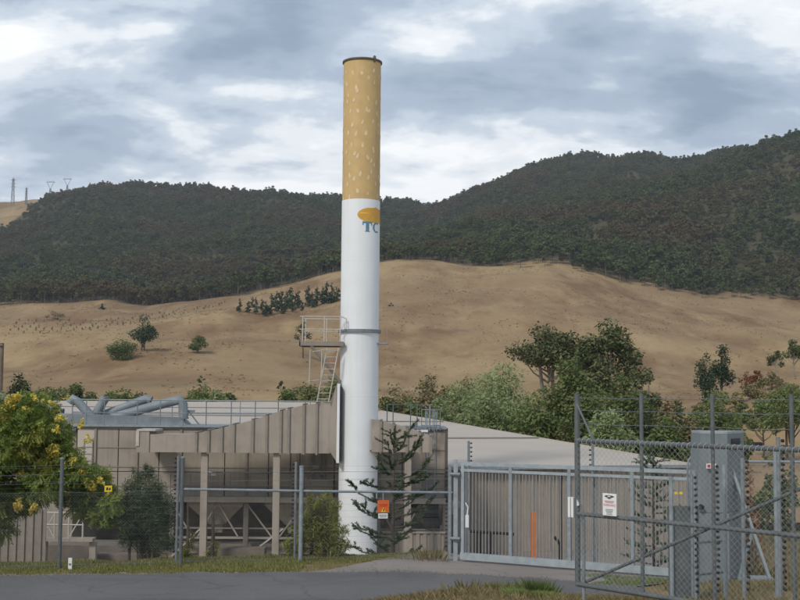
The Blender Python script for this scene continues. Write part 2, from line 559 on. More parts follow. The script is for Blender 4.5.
def vnoise(x, y, seed=0):
    """smooth value noise in [-1, 1]"""
    x = np.asarray(x, float); y = np.asarray(y, float)
    xi, yi = np.floor(x), np.floor(y)
    fx, fy = x - xi, y - yi
    fx, fy = fx * fx * (3 - 2 * fx), fy * fy * (3 - 2 * fy)

    def h(a, b):
        s = np.sin(a * 127.1 + b * 311.7 + seed * 74.7) * 43758.5453
        return (s - np.floor(s)) * 2 - 1
    return (h(xi, yi) * (1 - fx) + h(xi + 1, yi) * fx) * (1 - fy) + (h(xi, yi + 1) * (1 - fx) + h(xi + 1, yi + 1) * fx) * fy


def fence_d(X):
    X = np.asarray(X, float)
    a = 30.2 + 0.272 * (X + 8.56)
    b = 32.1 - 0.535 * (X - 1.6)
    return np.where(X < 1.5, a, np.maximum(b, 28.9))


def ground_z(X, d):
    X = np.asarray(X, float); d = np.asarray(d, float)
    z = -2.5 * sstep((d - fence_d(X) - 1.0) / np.where(X < 1.5, 4.5, 9.0))
    rampz = np.interp(d, [-30, 0, 6, 10, 14.6, 19, 24, 26.0], [2.7, 2.7, 2.2, 1.92, 1.80, 1.12, 0.12, 0.0])
    side = 0.90 + 0.13 * sstep((X + 2.0) / 3.5)
    z = z + rampz * side
    z = z + 0.16 * np.exp(-((X - 1.7) / 1.6) ** 2 - ((d - 18.5) / 2.2) ** 2)
    z = z + 0.55 * sstep((X - 4.6) / 2.0) * sstep((d - 20.5) / 4) * (1 - sstep((d - 25.5) / 3.5))
    z = z - 0.45 * sstep((d - 58) / 12)
    rough = 0.03 * vnoise(X * 0.9, d * 0.9, 1) * (1 - sstep((d - 19.5) / 3)) + 0.012 * vnoise(X * 2.7, d * 2.7, 2)
    return z + rough


def gz(X, d):
    return float(ground_z(X, d))


# far ground: sight-line height tables (photo rows) at a set of distances, from which heights follow
TAB = [
    (66, [(-900, 520), (1700, 523)]),
    (130, [(-300, 452), (200, 453), (300, 456), (380, 462), (450, 467), (530, 471), (600, 475), (800, 479), (1200, 480)]),
    (220, [(-300, 409), (0, 406), (200, 405), (300, 409), (380, 418), (450, 427), (530, 434), (600, 439), (700, 443), (800, 446), (1200, 446)]),
    (290, [(-300, 393), (0, 390), (100, 387), (200, 388), (300, 393), (380, 403), (450, 411), (530, 420), (600, 424), (660, 419), (720, 399), (760, 383), (800, 374), (900, 360), (1200, 350)]),
    (400, [(-300, 366), (0, 366), (100, 366), (200, 364), (300, 369), (380, 378), (450, 385), (530, 394), (600, 402), (660, 406), (720, 400), (760, 393), (800, 388), (1200, 380)]),
    (500, [(-300, 352), (0, 352), (60, 352), (100, 346), (200, 347), (300, 350), (380, 356), (450, 360), (530, 366), (600, 374), (700, 383), (800, 380), (1200, 375)]),
    (600, [(-300, 342), (0, 338), (60, 335), (100, 330), (150, 326), (200, 328), (300, 326), (380, 328), (450, 330), (530, 334), (600, 342), (700, 355), (800, 358), (1200, 350)]),
    (730, [(-300, 324), (0, 322), (60, 318), (140, 311), (200, 306), (240, 305), (300, 304), (340, 297), (380, 293), (450, 296), (530, 298), (600, 307), (700, 326), (800, 330), (1200, 325)]),
    (900, [(-300, 306), (0, 307), (70, 303), (110, 300), (145, 306), (200, 300), (240, 297), (290, 286), (340, 272), (380, 263), (430, 262), (470, 270), (520, 269), (555, 268), (590, 276), (640, 292), (700, 299), (800, 307), (1200, 305)]),
    (1500, [(-300, 262), (0, 262), (100, 248), (200, 250), (300, 247), (380, 240), (430, 228), (480, 214), (560, 203), (640, 189), (700, 178), (745, 163), (800, 141), (900, 111), (1200, 95)]),
    (1750, [(-300, 235), (0, 238), (100, 222), (200, 226), (300, 226), (380, 228), (430, 222), (480, 206), (560, 190), (640, 184), (700, 180), (745, 168), (800, 152), (900, 130), (1200, 120)]),
    (2200, [(-300, 200), (-60, 208), (0, 209), (45, 206), (70, 199), (100, 190), (130, 186), (170, 193), (220, 198), (280, 199), (330, 203), (380, 211), (430, 215), (450, 209), (500, 190), (530, 175), (560, 165), (620, 164), (680, 163), (720, 164), (760, 168), (800, 168), (1200, 165)]),
    (2600, [(-300, 225), (0, 232), (100, 215), (200, 220), (300, 224), (430, 238), (500, 210), (560, 186), (800, 190), (1200, 190)]),
    (3400, [(-900, 330), (1700, 330)]),
]
GPX = np.arange(-900, 1701, 5.0)
GD = np.exp(np.linspace(math.log(66), math.log(3400), 260))


def make_table():
    lx = np.log([r[0] for r in TAB])
    rows = []
    ker = np.exp(-np.linspace(-2, 2, 9) ** 2); ker /= ker.sum()
    for _, pts in TAB:
        y = np.interp(GPX, [p[0] for p in pts], [p[1] for p in pts])
        y = np.convolve(np.pad(y, 4, 'edge'), ker, 'valid')
        rows.append(y)
    Y = np.array(rows)                                   # (rows, px)
    h = np.diff(lx)[:, None]
    dl = np.diff(Y, axis=0) / h
    m = np.zeros_like(Y)
    m[0], m[-1] = dl[0], dl[-1]
    s = dl[:-1] * dl[1:] > 0
    with np.errstate(divide='ignore', invalid='ignore'):
        hm = 2 * dl[:-1] * dl[1:] / (dl[:-1] + dl[1:])
    m[1:-1] = np.where(s, np.nan_to_num(hm), 0)
    lg = np.log(GD)
    k = np.clip(np.searchsorted(lx, lg, 'right') - 1, 0, len(lx) - 2)
    t = ((lg - lx[k]) / (lx[k + 1] - lx[k]))[:, None]
    hh = (lx[k + 1] - lx[k])[:, None]
    out = (2 * t**3 - 3 * t**2 + 1) * Y[k] + (t**3 - 2 * t**2 + t) * hh * m[k] + (-2 * t**3 + 3 * t**2) * Y[k + 1] + (t**3 - t**2) * hh * m[k + 1]
    D, X = np.meshgrid(GD, GPX, indexing='ij')
    wx = (X - 400) / F * D
    amp = np.interp(D, [66, 200, 500, 750, 860, 950, 1150, 2200, 3400], [0.05, 1.3, 4.2, 3.6, 2.2, 2.2, 15, 24, 24])
    nz = amp * (vnoise(wx / 170, D / 190, 3) + 0.5 * vnoise(wx / 71, D / 83, 4)) + np.interp(D, [66, 200, 300, 900], [0, 0.5, 1.1, 1.5]) * (vnoise(wx / 34, D / 41, 5) + 0.5 * vnoise(wx / 14, D / 17, 6))
    fold = np.interp(D, [150, 260, 450, 800, 880], [0, 2.6, 5.0, 5.0, 0.5])
    nz = nz - fold * (1 - np.abs(vnoise(wx / 120 + 0.6 * vnoise(wx / 60, D / 60, 8), D / 210, 7))) ** 3
    gul = np.interp(D, [950, 1150, 1350, 1480, 1620, 1800, 2000, 2150], [0, 16, 14, 3, 8, 18, 12, 0])
    nz = nz - gul * (1 - np.abs(vnoise(wx / 210 + 0.5 * vnoise(wx / 90, D / 120, 18), D / 520, 17))) ** 2
    return out - nz * F / D


GY = make_table()


def terr_y(px, d):
    px = np.asarray(px, float); d = np.asarray(d, float)
    i = np.clip((px - GPX[0]) / 5.0, 0, len(GPX) - 1.001)
    j = np.clip((np.log(d) - math.log(66)) / (math.log(3400) - math.log(66)) * (len(GD) - 1), 0, len(GD) - 1.001)
    i0, j0 = i.astype(int), j.astype(int)
    fi, fj = i - i0, j - j0
    return (GY[j0, i0] * (1 - fi) + GY[j0, i0 + 1] * fi) * (1 - fj) + (GY[j0 + 1, i0] * (1 - fi) + GY[j0 + 1, i0 + 1] * fi) * fj


def P_arr(px, py, d):
    r = np.stack([px - 400.0, 300.0 - py, np.full_like(px, -F)], -1) @ MN.T
    r = r * (d / r[..., 1])[..., None]
    r[..., 2] += CAMZ
    return r


def at(px, d):
    """point on the far ground"""
    return P(px, float(terr_y(px, d)), d)


def at_row(px, py, dmin=100, dmax=2300):
    """nearest point of the far ground seen in that pixel"""
    ds = np.exp(np.linspace(math.log(dmin), math.log(dmax), 500))
    ys = terr_y(np.full(500, float(px)), ds)
    k = np.argmax(ys <= py)
    return P(px, py, ds[k])


EDGE = TAB[8][1]


def forest_fac(px, d):
    e = 893 + 14 * vnoise(px / 23.0, d * 0, 8) + 8 * vnoise(px / 7.0, d * 0, 9)
    f = sstep((d - e) / 25)
    y = terr_y(px, d)
    bald = (px < 62) & (y < 236 - 0.75 * np.clip(px, -200, 62)) & (d > 1600)
    return np.where(bald, 0.0, f)


# ---- far ground sheet
D2, X2 = np.meshgrid(GD, GPX, indexing='ij')
pts = P_arr(X2.ravel(), GY.ravel(), D2.ravel())
nr, nc = GY.shape
idx = np.arange(nr * nc).reshape(nr, nc)
fc = np.stack([idx[:-1, :-1], idx[:-1, 1:], idx[1:, 1:], idx[1:, :-1]], -1).reshape(-1, 4)
hill = np_mesh('hills', pts, fc, M['hill'], smooth=True, kind='structure')
at_f = hill.data.attributes.new('forest', 'FLOAT', 'POINT')
at_f.data.foreach_set('value', forest_fac(X2.ravel(), np.maximum(D2.ravel() - 30, 66)).astype(np.float32))

# ---- near ground sheet
gxs = np.concatenate([np.arange(-95, -26, 3.0), np.arange(-26, 26, 0.5), np.arange(26, 96, 3.0)])
gds = np.concatenate([np.arange(-40, 6, 2.0), np.arange(6, 50, 0.4), np.arange(50, 72.1, 2.0)])
DD, XX = np.meshgrid(gds, gxs, indexing='ij')
pts = np.stack([XX, DD, ground_z(XX, DD)], -1).reshape(-1, 3)
nr, nc = XX.shape
idx = np.arange(nr * nc).reshape(nr, nc)
fc = np.stack([idx[:-1, :-1], idx[:-1, 1:], idx[1:, 1:], idx[1:, :-1]], -1).reshape(-1, 4)
np_mesh('ground', pts, fc, M['ground'], smooth=True, kind='structure')


def road_far(X):          # far edge of the asphalt
    return np.interp(X, [-60, -9.6, -5, 0, 2.2, 3.7, 6.5], [22, 28.75, 29.5, 30.0, 29.5, 28.9, 27.0])


def strip(name, xs, near, far, mat, lift, n=16):
    vs, fs = [], []
    for X in xs:
        for t in np.linspace(0, 1, n):
            d = near(X) * (1 - t) + far(X) * t
            vs.append((X, d, gz(X, d) + lift))
    idx = np.arange(len(xs) * n).reshape(len(xs), n)
    fs = np.stack([idx[:-1, :-1], idx[1:, :-1], idx[1:, 1:], idx[:-1, 1:]], -1).reshape(-1, 4)
    return np_mesh(name, vs, fs, mat, smooth=True, kind='structure')


wob = lambda X, s: 0.06 * float(vnoise(X * 9.0, s, 13)) + 0.12 * float(vnoise(X * 1.3, s, 11)) + 0.05 * float(vnoise(X * 4.1, s, 12))
xs = np.concatenate([np.arange(-60, -14, 0.5), np.arange(-14, 5.4, 0.08)])
strip('road', xs, lambda X: float(road_far(X)) - 6.2 + wob(X, 3), lambda X: float(road_far(X)) + wob(X, 5), M['asphalt'], 0.045, 26)
xs = np.arange(-2.6, 7.6, 0.3)


def apron_far(X):
    f = float(fence_d(X)) + 1.2
    lo = float(road_far(X)) + 0.03
    return lo + (f - lo) * float(sstep((X + 2.6) / 3.6)) if X < 1.0 else f


strip('driveway', xs, lambda X: float(road_far(X)) - 0.25, apron_far, M['apron'], 0.030, 14)
xs = np.arange(1.0, 14.0, 0.3)
strip('yard_path', xs, lambda X: float(fence_d(X)) + 1.1, lambda X: 56.5, M['apron'], 0.022, 40)


# ------------------------------------------------------------------ foliage builders
def leaf_cloud(blobs, n, size, aspect=0.5, shell=0.55, droop=0.0, rng=RNG, flat=0.35):
    """kite-shaped leaf faces spread through ellipsoid blobs (cx,cy,cz,rx,ry,rz); returns verts, faces"""
    b = np.array(blobs, float)
    w = (b[:, 3] * b[:, 4] * b[:, 5]) ** 0.75
    k = rng.choice(len(b), n, p=w / w.sum())
    v = rng.normal(size=(n, 3)); v /= np.linalg.norm(v, axis=1)[:, None]
    r = shell + (1 - shell) * rng.random(n) ** 0.7
    r = np.where(rng.random(n) < 0.25, rng.random(n) ** 0.5, r)
    r *= 1 + 0.12 * rng.normal(size=n)
    c = b[k, :3] + v * b[k, 3:6] * r[:, None]
    nrm = v * flat + rng.normal(size=(n, 3)) * 0.5
    nrm[:, 2] = np.abs(nrm[:, 2]) + 0.35
    nrm /= np.linalg.norm(nrm, axis=1)[:, None]
    a = rng.normal(size=(n, 3)); a[:, 2] -= droop
    a -= nrm * (a * nrm).sum(1)[:, None]; a /= np.linalg.norm(a, axis=1)[:, None]
    t = np.cross(nrm, a)
    s = size * (0.55 + 0.9 * rng.random(n))[:, None]
    v4 = np.stack([c - a * s * 0.5, c + t * s * 0.5 * aspect - a * s * 0.08, c + a * s * 0.5, c - t * s * 0.5 * aspect + a * s * 0.06], 1)
    return v4.reshape(-1, 3), np.arange(4 * n).reshape(n, 4)


def lobes(c, rx, ry, rz, n, frac=(0.28, 0.45), rng=RNG, flatten=0.75, bottom=-0.6):
    """sub-crowns spread over an envelope ellipsoid"""
    fm = (frac[0] + frac[1]) / 2
    out = [(c[0] + rx * rng.normal() * 0.1, c[1], c[2] + rz * (1 - fm * flatten), rx * fm, ry * fm, rz * fm * flatten), (c[0] - rx * (1 - fm), c[1], c[2] + rz * rng.uniform(-0.4, 0.2), rx * fm, ry * fm, rz * fm * flatten), (c[0] + rx * (1 - fm), c[1], c[2] + rz * rng.uniform(-0.4, 0.2), rx * fm, ry * fm, rz * fm * flatten)]
    while len(out) < n:
        v = rng.normal(size=3); v /= np.linalg.norm(v)
        if v[2] < bottom:
            continue
        q = rng.uniform(0.25, 0.8)
        f = rng.uniform(*frac)
        out.append((c[0] + v[0] * rx * q, c[1] + v[1] * ry * q, c[2] + v[2] * rz * q, rx * f, ry * f, max(rz * f * flatten, 0.1)))
    return out


def tree(name, label, px, d, ytop, wpx, leaf, ybot=None, base=None, n=1500, size=0.5, nl=14, bark='bark', cat='tree', group=None,
         stems=1, bottom=-0.6, crown_from=0.3, aspect=0.55, frac=(0.28, 0.45), droop=0.0, lean=0.0, seed=None, taper=False):
    """a tree standing at (px, d): height and spread from the photo rows, real distance from the ground it stands on"""
    rng = np.random.default_rng(seed if seed is not None else int(px * 13 + d * 7) % 99991)
    b = base if base is not None else at(px, d)
    d = b.y
    top = PZ(px, ytop, d)
    H = top - b.z
    Rr = wpx / 2 / F * d
    t = thing(name, label, cat, (b.x, b.y, b.z), group)
    c0 = b.z + H * crown_from
    cz, rz = (c0 + top) / 2, (top - c0) / 2
    if taper:
        bl = []
        for i in range(nl):
            q = (i + 0.5) / nl
            rr = Rr * (1 - q) ** 0.8 + 0.1 * Rr
            a = rng.uniform(0, 6.28)
            bl.append((b.x + math.cos(a) * rr * 0.45, b.y + math.sin(a) * rr * 0.45, c0 + (top - c0) * q * 0.97, rr * 0.65, rr * 0.65, H * 0.09))
    else:
        bl = lobes((b.x + lean * Rr, b.y, cz), Rr, Rr, rz, nl, frac, rng, bottom=bottom if crown_from > 0.2 else -1.1)
    mb = MB()
    r0 = max(0.05, H * 0.022)
    for s in range(stems):
        ox = (s - (stems - 1) / 2) * Rr * 0.35
        mid = Vector((b.x + ox * 0.7 + rng.normal() * 0.05 * Rr, b.y + rng.normal() * 0.05 * Rr, c0 + 0.25 * (top - c0)))
        mb.tube([(b.x + ox * 0.4, b.y, b.z - 0.25), (b.x + ox * 0.5, b.y, b.z + 0.5 * (c0 - b.z)), mid, (mid.x + ox * 0.3, mid.y, cz + 0.5 * rz)],
                [r0, r0 * 0.8, r0 * 0.6, r0 * 0.2], 6)
    for q in bl[:10]:
        st = Vector((b.x, b.y, min(q[2] - 0.05 * H, c0 + rng.uniform(0, 0.35) * (top - c0))))
        en = Vector(q[:3])
        md = (st + en) / 2 + Vector((0, 0, -0.04 * H))
        mb.tube([st, md, en], [r0 * 0.45, r0 * 0.3, r0 * 0.1], 5)
    mb.build('trunk', M[bark], t, smooth=True)
    v, f = leaf_cloud(bl, n, size, aspect, droop=droop, rng=rng)
    np_mesh('crown', v, f, M[leaf], t, (b.x, b.y, b.z))
    return t


def copy_thing(t, loc, rz=0.0, scale=1.0, label=None):
    r = t.copy()
    COL.objects.link(r)
    r.location = loc
    r.rotation_euler = (0, 0, rz)
    r.scale = (scale, scale, scale)
    if label:
        r['label'] = label
    for ch in list(t.children):
        c = ch.copy()
        COL.objects.link(c)
        c.parent = r
        for g in ch.children:
            e = g.copy()
            COL.objects.link(e)
            e.parent = c
    return r


# ------------------------------------------------------------------ forest on the ridges (uncountable)
def forest_protos():
    col = bpy.data.collections.new('forest_tree_shapes')
    for i in range(7):
        rng = np.random.default_rng(100 + i)
        H = [14, 16, 12, 18, 13, 15, 11][i]
        W = [5.6, 5.2, 6.0, 5.2, 6.4, 4.2, 5.4][i]
        low = [0.35, 0.4, 0.25, 0.45, 0.3, 0.25, 0.2][i]
        bl = lobes((0, 0, H * (1 + low) / 2), W, W, H * (1 - low) / 2, 7, (0.3, 0.5), rng, 0.8)
        v, f = leaf_cloud(bl, 340, 1.5, 0.75, rng=rng, flat=0.9)
        mb = MB()
        mb.tube([(0, 0, -1), (rng.normal() * 0.2, 0, H * low), (rng.normal() * 0.4, rng.normal() * 0.4, H * 0.8)], [0.28, 0.2, 0.06], 4, False)
        nv = len(v)
        me = bpy.data.meshes.new('forest_tree_shape')
        me.from_pydata([tuple(p) for p in v] + mb.v, [], [tuple(int(q) for q in r) for r in f] + [tuple(q + nv for q in r) for r in mb.f])
        me.materials.append(M['l_forest'])
        me.materials.append(M['bark_f'])
        me.polygons.foreach_set('material_index', [0] * len(f) + [1] * len(mb.f))
        col.objects.link(bpy.data.objects.new('forest_tree_shape', me))
    return col


def scatter_gn(name, pts, scl, kind_label, cat, col, lean=0.0):
    me = bpy.data.meshes.new(name)
    me.vertices.add(len(pts))
    me.vertices.foreach_set('co', np.asarray(pts, np.float32).ravel())
    a = me.attributes.new('scl', 'FLOAT', 'POINT')
    a.data.foreach_set('value', np.asarray(scl, np.float32))
    o = bpy.data.objects.new(name, me)
    COL.objects.link(o)
    o['kind'] = 'stuff'
    tag(o, kind_label, cat)
    ng = bpy.data.node_groups.new(name, 'GeometryNodeTree')
    ng.interface.new_socket('Geometry', in_out='INPUT', socket_type='NodeSocketGeometry')
    ng.interface.new_socket('Geometry', in_out='OUTPUT', socket_type='NodeSocketGeometry')
    gi, go = ng.nodes.new('NodeGroupInput'), ng.nodes.new('NodeGroupOutput')
    ci = ng.nodes.new('GeometryNodeCollectionInfo')
    ci.inputs['Collection'].default_value = col
    ci.inputs['Separate Children'].default_value = True
    ci.inputs['Reset Children'].default_value = True
    ip = ng.nodes.new('GeometryNodeInstanceOnPoints')
    ip.inputs['Pick Instance'].default_value = True
    rv = ng.nodes.new('FunctionNodeRandomValue')
    rv.data_type = 'FLOAT_VECTOR'
    rv.inputs[0].default_value = (-lean, -lean, 0)
    rv.inputs[1].default_value = (lean, lean, 6.283)
    na = ng.nodes.new('GeometryNodeInputNamedAttribute')
    na.data_type = 'FLOAT'
    na.inputs['Name'].default_value = 'scl'
    L = ng.links.new
    L(gi.outputs[0], ip.inputs['Points'])
    L(ci.outputs[0], ip.inputs['Instance'])
    L(rv.outputs[0], ip.inputs['Rotation'])
    L(na.outputs[0], ip.inputs['Scale'])
    L(ip.outputs[0], go.inputs[0])
    md = o.modifiers.new('scatter', 'NODES')
    md.node_group = ng
    return o


def make_forest():
    n = 150000
    d = np.sqrt(RNG.uniform(880.0 ** 2, 2420.0 ** 2, n))
    px = RNG.uniform(-260, 1060, n)
    f = forest_fac(px, d)
    keep = RNG.random(n) < f
    # thin, uneven stocking
    keep &= RNG.random(n) < 0.36 + 0.12 * vnoise(px / 30, d / 60, 21)
    px, d = px[keep], d[keep]
    p = P_arr(px, terr_y(px, d), d)
    s = (0.55 + 0.62 * RNG.random(len(px)) ** 1.4) * (0.92 + 0.2 * vnoise(px / 40, d / 90, 22))
    scatter_gn('forest', p, s, 'dark olive eucalypt forest covering the ridges behind the dry hills', 'forest', forest_protos(), 0.06)


make_forest()


def make_tussocks():
    col = bpy.data.collections.new('tussock_shapes')
    for i in range(3):
        rng = np.random.default_rng(400 + i)
        v, f = leaf_cloud([(0, 0, 0.25, 0.6, 0.6, 0.35), (0.5, 0.2, 0.2, 0.4, 0.4, 0.25)], 26, 0.5, 0.5, rng=rng)
        me = bpy.data.meshes.new('tussock_shape')
        me.from_pydata([tuple(p) for p in v], [], [tuple(int(q) for q in r) for r in f])
        me.materials.append(M[('tuss_a', 'tuss_b', 'tuss_a')[i]])
        col.objects.link(bpy.data.objects.new('tussock_shape', me))
    n = 90000
    d = np.sqrt(RNG.uniform(215.0 ** 2, 900.0 ** 2, n))
    px = RNG.uniform(-200, 1000, n)
    keep = (forest_fac(px, d) < 0.05) & (RNG.random(n) < 0.08 + 0.35 * vnoise(px / 45, d / 38, 61) + 0.3 * vnoise(px / 12, d / 11, 62))
    px, d = px[keep], d[keep]
    scatter_gn('dry_tussocks', P_arr(px, terr_y(px, d), d), 0.3 + 0.6 * RNG.random(len(px)) ** 2.5, 'straw and olive grass tussocks dotted over the dry hills', 'grass', col, 0.1)


make_tussocks()

# ------------------------------------------------------------------ chimney painted as a cigarette
CD = 47.5
CB = P(357.4, 540, CD)
CX, CY = CB.x, CD
YARD = -2.5
CR = 0.762
CF = CD - CR          # depth of the face that is seen
ZTOP, ZSPLIT, ZRING = PZ(361, 58.0, CF), PZ(360, 198.5, CF), PZ(359, 330.5, CF)
to_cam = Vector((-CX, -CY, 0)).normalized()
to_rgt = Vector((-to_cam.y, to_cam.x, 0))
if to_rgt.x < 0:
    to_rgt = -to_rgt


def cyl(phi, z, r):
    q = to_cam * (math.cos(phi) * r) + to_rgt * (math.sin(phi) * r)
    return Vector((CX + q.x, CY + q.y, z))


def decal(mb, outline, r, cx, cz, sx, sz, nx=14, nz=10):
    """flat print bent onto the shaft: inside(u,v)->bool is replaced by (u0,u1) spans per row: outline(v) -> list of (u0,u1), v in -1..1"""
    vs = np.linspace(-1, 1, nz + 1)
    for i in range(nz):
        sa, sb = outline(vs[i] * 0.999), outline(vs[i + 1] * 0.999)
        for (a0, a1), (b0, b1) in zip(sa, sb):
            for k in range(nx):
                t0, t1 = k / nx, (k + 1) / nx
                q = [(a0 + (a1 - a0) * t0, vs[i]), (a0 + (a1 - a0) * t1, vs[i]), (b0 + (b1 - b0) * t1, vs[i + 1]), (b0 + (b1 - b0) * t0, vs[i + 1])]
                mb.add([cyl(cx + u * sx, cz + v * sz, r) for u, v in q], [(0, 1, 2, 3)])


chim = thing('chimney', 'tall factory chimney painted as a white cigarette with a tan filter', 'chimney', (CX, CY, YARD))
MB().lathe((CX, CY), [(CR, YARD - 0.2), (CR, ZSPLIT)], 72).build('shaft', M['white'], chim, smooth=True)
filt = MB().lathe((CX, CY), [(CR - 0.012, ZSPLIT), (CR - 0.012, ZTOP)], 72).build('filter_band', M['tan'], chim, smooth=True)
fl = MB()
rg = np.random.default_rng(5)
zs = np.arange(ZSPLIT + 0.25, ZTOP - 0.2, 0.40)
for i, z in enumerate(zs):
    off = rg.uniform(0, 0.6)
    for k in range(11):
        ph = off + k * 2 * math.pi / 11 + rg.normal() * 0.09
        zc = z + rg.normal() * 0.09
        w, h, tl = rg.uniform(0.042, 0.062), rg.uniform(0.08, 0.125), rg.normal() * 0.35
        ring = []
        for j in range(9):
            a = 2 * math.pi * j / 9
            u, v = math.cos(a) * w * (1 - 0.35 * math.sin(a)), math.sin(a) * h
            ring.append(cyl(ph + (u + tl * v * 0.5) / CR, zc + v, CR - 0.004))
        fl.add(ring, [tuple(range(9))])
fl.build('printed_flecks', M['fleck'], filt, kind='stuff')
rim = MB().lathe((CX, CY), [(CR - 0.07, ZTOP + 0.05), (CR + 0.04, ZTOP + 0.04), (CR + 0.04, ZTOP - 0.02), (CR - 0.02, ZTOP - 0.05)], 72)
rim.lathe((CX, CY), [(CR - 0.07, ZTOP - 1.5), (CR - 0.07, ZTOP + 0.05)], 72)
rim.build('rim', M['rim'], chim, smooth=True)
tip = cyl(R(95), ZTOP, CR * 0.75)
tip = Vector((CX + 0.50, CY - 0.55, ZTOP))
MB().tube([tip + Vector((0, 0, -0.1)), tip + Vector((0, 0, 0.06)), tip + Vector((0, 0, 0.13)), tip + Vector((0, 0, 0.17))], [0.05, 0.06, 0.06, 0.02], 8).build('lightning_terminal', M['rim'], chim)
ZL = PZ(360, 214.5, CF)
lg = MB()
decal(lg, lambda v: [(-math.sqrt(max(0, 1 - v * v)), math.sqrt(max(0, 1 - v * v)))], CR + 0.004, R(50), ZL, R(60), 0.33, 22, 14)
lg.build('logo_oval', M['logo'], chim, smooth=True)
lg = MB()
decal(lg, lambda v: [(-1, 1)], CR + 0.007, R(10), PZ(360, 212.8, CF), R(13), 0.022, 8, 1)
lg.build('logo_stripe', M['logo_line'], chim)


def T_rows(v):
    if v > 0.62:
        return [(-1, 1)]
    if v > 0.40:
        return [(-1, -0.72), (-0.33, 0.33), (0.72, 1)][1:2]
    if v < -0.86:
        return [(-0.52, 0.52)]
    return [(-0.33, 0.33)]


def C_rows(v):
    o = math.sqrt(max(0, 1 - v * v))
    i = math.sqrt(max(0, 1 - (v / 0.74) ** 2)) * 0.6 if abs(v) < 0.74 else 0
    return [(-o, -i)] if abs(v) < 0.55 else [(-o, 0.55 * o if i == 0 else min(0.55, o) * 1.0 if abs(v) > 0.74 else -i)]


ZT = PZ(360, 226.3, CF)
lt = MB()
decal(lt, T_rows, CR + 0.005, R(20.5), ZT, R(15.5), 0.205, 6, 40)
for sgn in (-1, 1):
    decal(lt, lambda v: [(-1, 1)], CR + 0.005, R(20.5 + sgn * 13.6), ZT + 0.095, R(1.9), 0.04, 2, 1)
lt.build('letter_t', M['teal'], chim)
lt = MB()
for k in range(40):
    a0, a1 = R(52 + k * 256 / 40), R(52 + (k + 1) * 256 / 40)
    q = [cyl(R(54) + math.cos(a) * R(15.5) * rr, ZT - 0.012 + math.sin(a) * 0.205 * rz, CR + 0.005) for a, rr, rz in
         ((a0, 1, 1), (a1, 1, 1), (a1, 0.56, 0.72), (a0, 0.56, 0.72))]
    lt.add(q, [(3, 2, 1, 0)])
lt.build('letter_c', M['teal'], chim)
MB().lathe((CX, CY), [(CR, ZRING - 0.06), (CR + 0.09, ZRING - 0.06), (CR + 0.09, ZRING + 0.06), (CR, ZRING + 0.06)], 72).build('stiffener_ring', M['galv_dark'], chim)
s1 = cyl(R(38), PZ(368, 450, CD), CR + 0.01)
MB().box(s1 - Vector((0.03, 0.01, 0.03)), s1 + Vector((0.03, 0.01, 0.03))).build('sampling_port', M['rim'], chim)
# weld seams between the shaft's rings
for yy in (262, 396, 470):
    z = PZ(359, yy, CD)
    MB().lathe((CX, CY), [(CR, z - 0.012), (CR + 0.006, z), (CR, z + 0.012)], 72).build('weld_seam', M['white'], chim)

# sampling platform on the left of the shaft
pf = MB()
zp = PZ(320, 343.5, CD)
xl, xr = PX(301, CD, 343), CX - CR + 0.18
pf.box((xl, CY - 0.75, zp - 0.03), (xr, CY + 0.75, zp + 0.01))
pf.box((xl, CY - 0.78, zp - 0.12), (xr, CY - 0.70, zp + 0.05))
pf.box((xl, CY + 0.70, zp - 0.12), (xr, CY + 0.78, zp + 0.05))
pf.box((xl - 0.04, CY - 0.78, zp - 0.12), (xl + 0.04, CY + 0.78, zp + 0.05))
plat = pf.build('platform', M['taupe_d'], chim)
hr = MB()
for yy in (CY - 0.74, CY + 0.74):
    for xq in (xl + 0.12, (xl + xr) / 2 + 0.1, xr - 0.15):
        hr.tube([(xq, yy, zp), (xq, yy, zp + 1.02)], 0.024, 6)
    for hz in (0.52, 1.02):
        hr.tube([(xl, yy, zp + hz), (xr - 0.1, yy, zp + hz)], 0.022, 6)
for hz in (0.52, 1.02):
    hr.tube([(xl + 0.02, CY - 0.74, zp + hz), (xl + 0.02, CY + 0.74, zp + hz)], 0.022, 6)
hr.tube([(xr - 0.1, CY - 0.74, zp + 1.02), (xr + 0.08, CY - 0.74, zp + 0.95), (xr + 0.1, CY - 0.74, zp + 0.6), (xr - 0.05, CY - 0.74, zp + 0.5)], 0.022, 6)
hr.build('guard_rail', M['railw'], plat)
MB().bar((xl + 0.45, CY - 0.72, zp - 0.1), (CX - CR + 0.1, CY - 0.3, PZ(338, 384, CD)), 0.10, 0.10).build('brace', M['taupe_d'], chim)
ld = MB()
a0, a1 = P(327, 348, CD - 0.85), P(317, 402, CD - 0.85)
for off in (0.0, 0.45):
    ld.tube([a0 + Vector((off, 0, 1.05)) * 0 + Vector((off, 0, 0)), a1 + Vector((off, 0, 0))], 0.024, 6)
    ld.tube([a0 + Vector((off - 0.62, -0.4, -0.1)), a0 + Vector((off - 0.42, -0.4, -0.1)) + (a1 - a0) * 0.62], 0.018, 6)
for k in range(9):
    q = a0 + (a1 - a0) * ((k + 0.5) / 9)
    ld.tube([q, q + Vector((0.45, 0, 0))], 0.016, 5)
for k in (0.05, 0.6):
    q = a0 + (a1 - a0) * k
    ld.tube([q, q + Vector((-0.5, -0.42, -0.05)), q + Vector((-0.1, -0.42, 0.02)), q + Vector((0.45, 0, 0))], 0.016, 5)
ld.build('ladder', M['railw'], chim)
br = MB()
zb = PZ(382, 343, CD)
br.box((CX + CR - 0.1, CY - 0.3, zb - 0.05), (CX + CR + 0.38, CY + 0.3, zb))
br.tube([(CX + CR + 0.33, CY, zb), (CX + CR + 0.33, CY, zb + 0.95)], 0.010, 5)
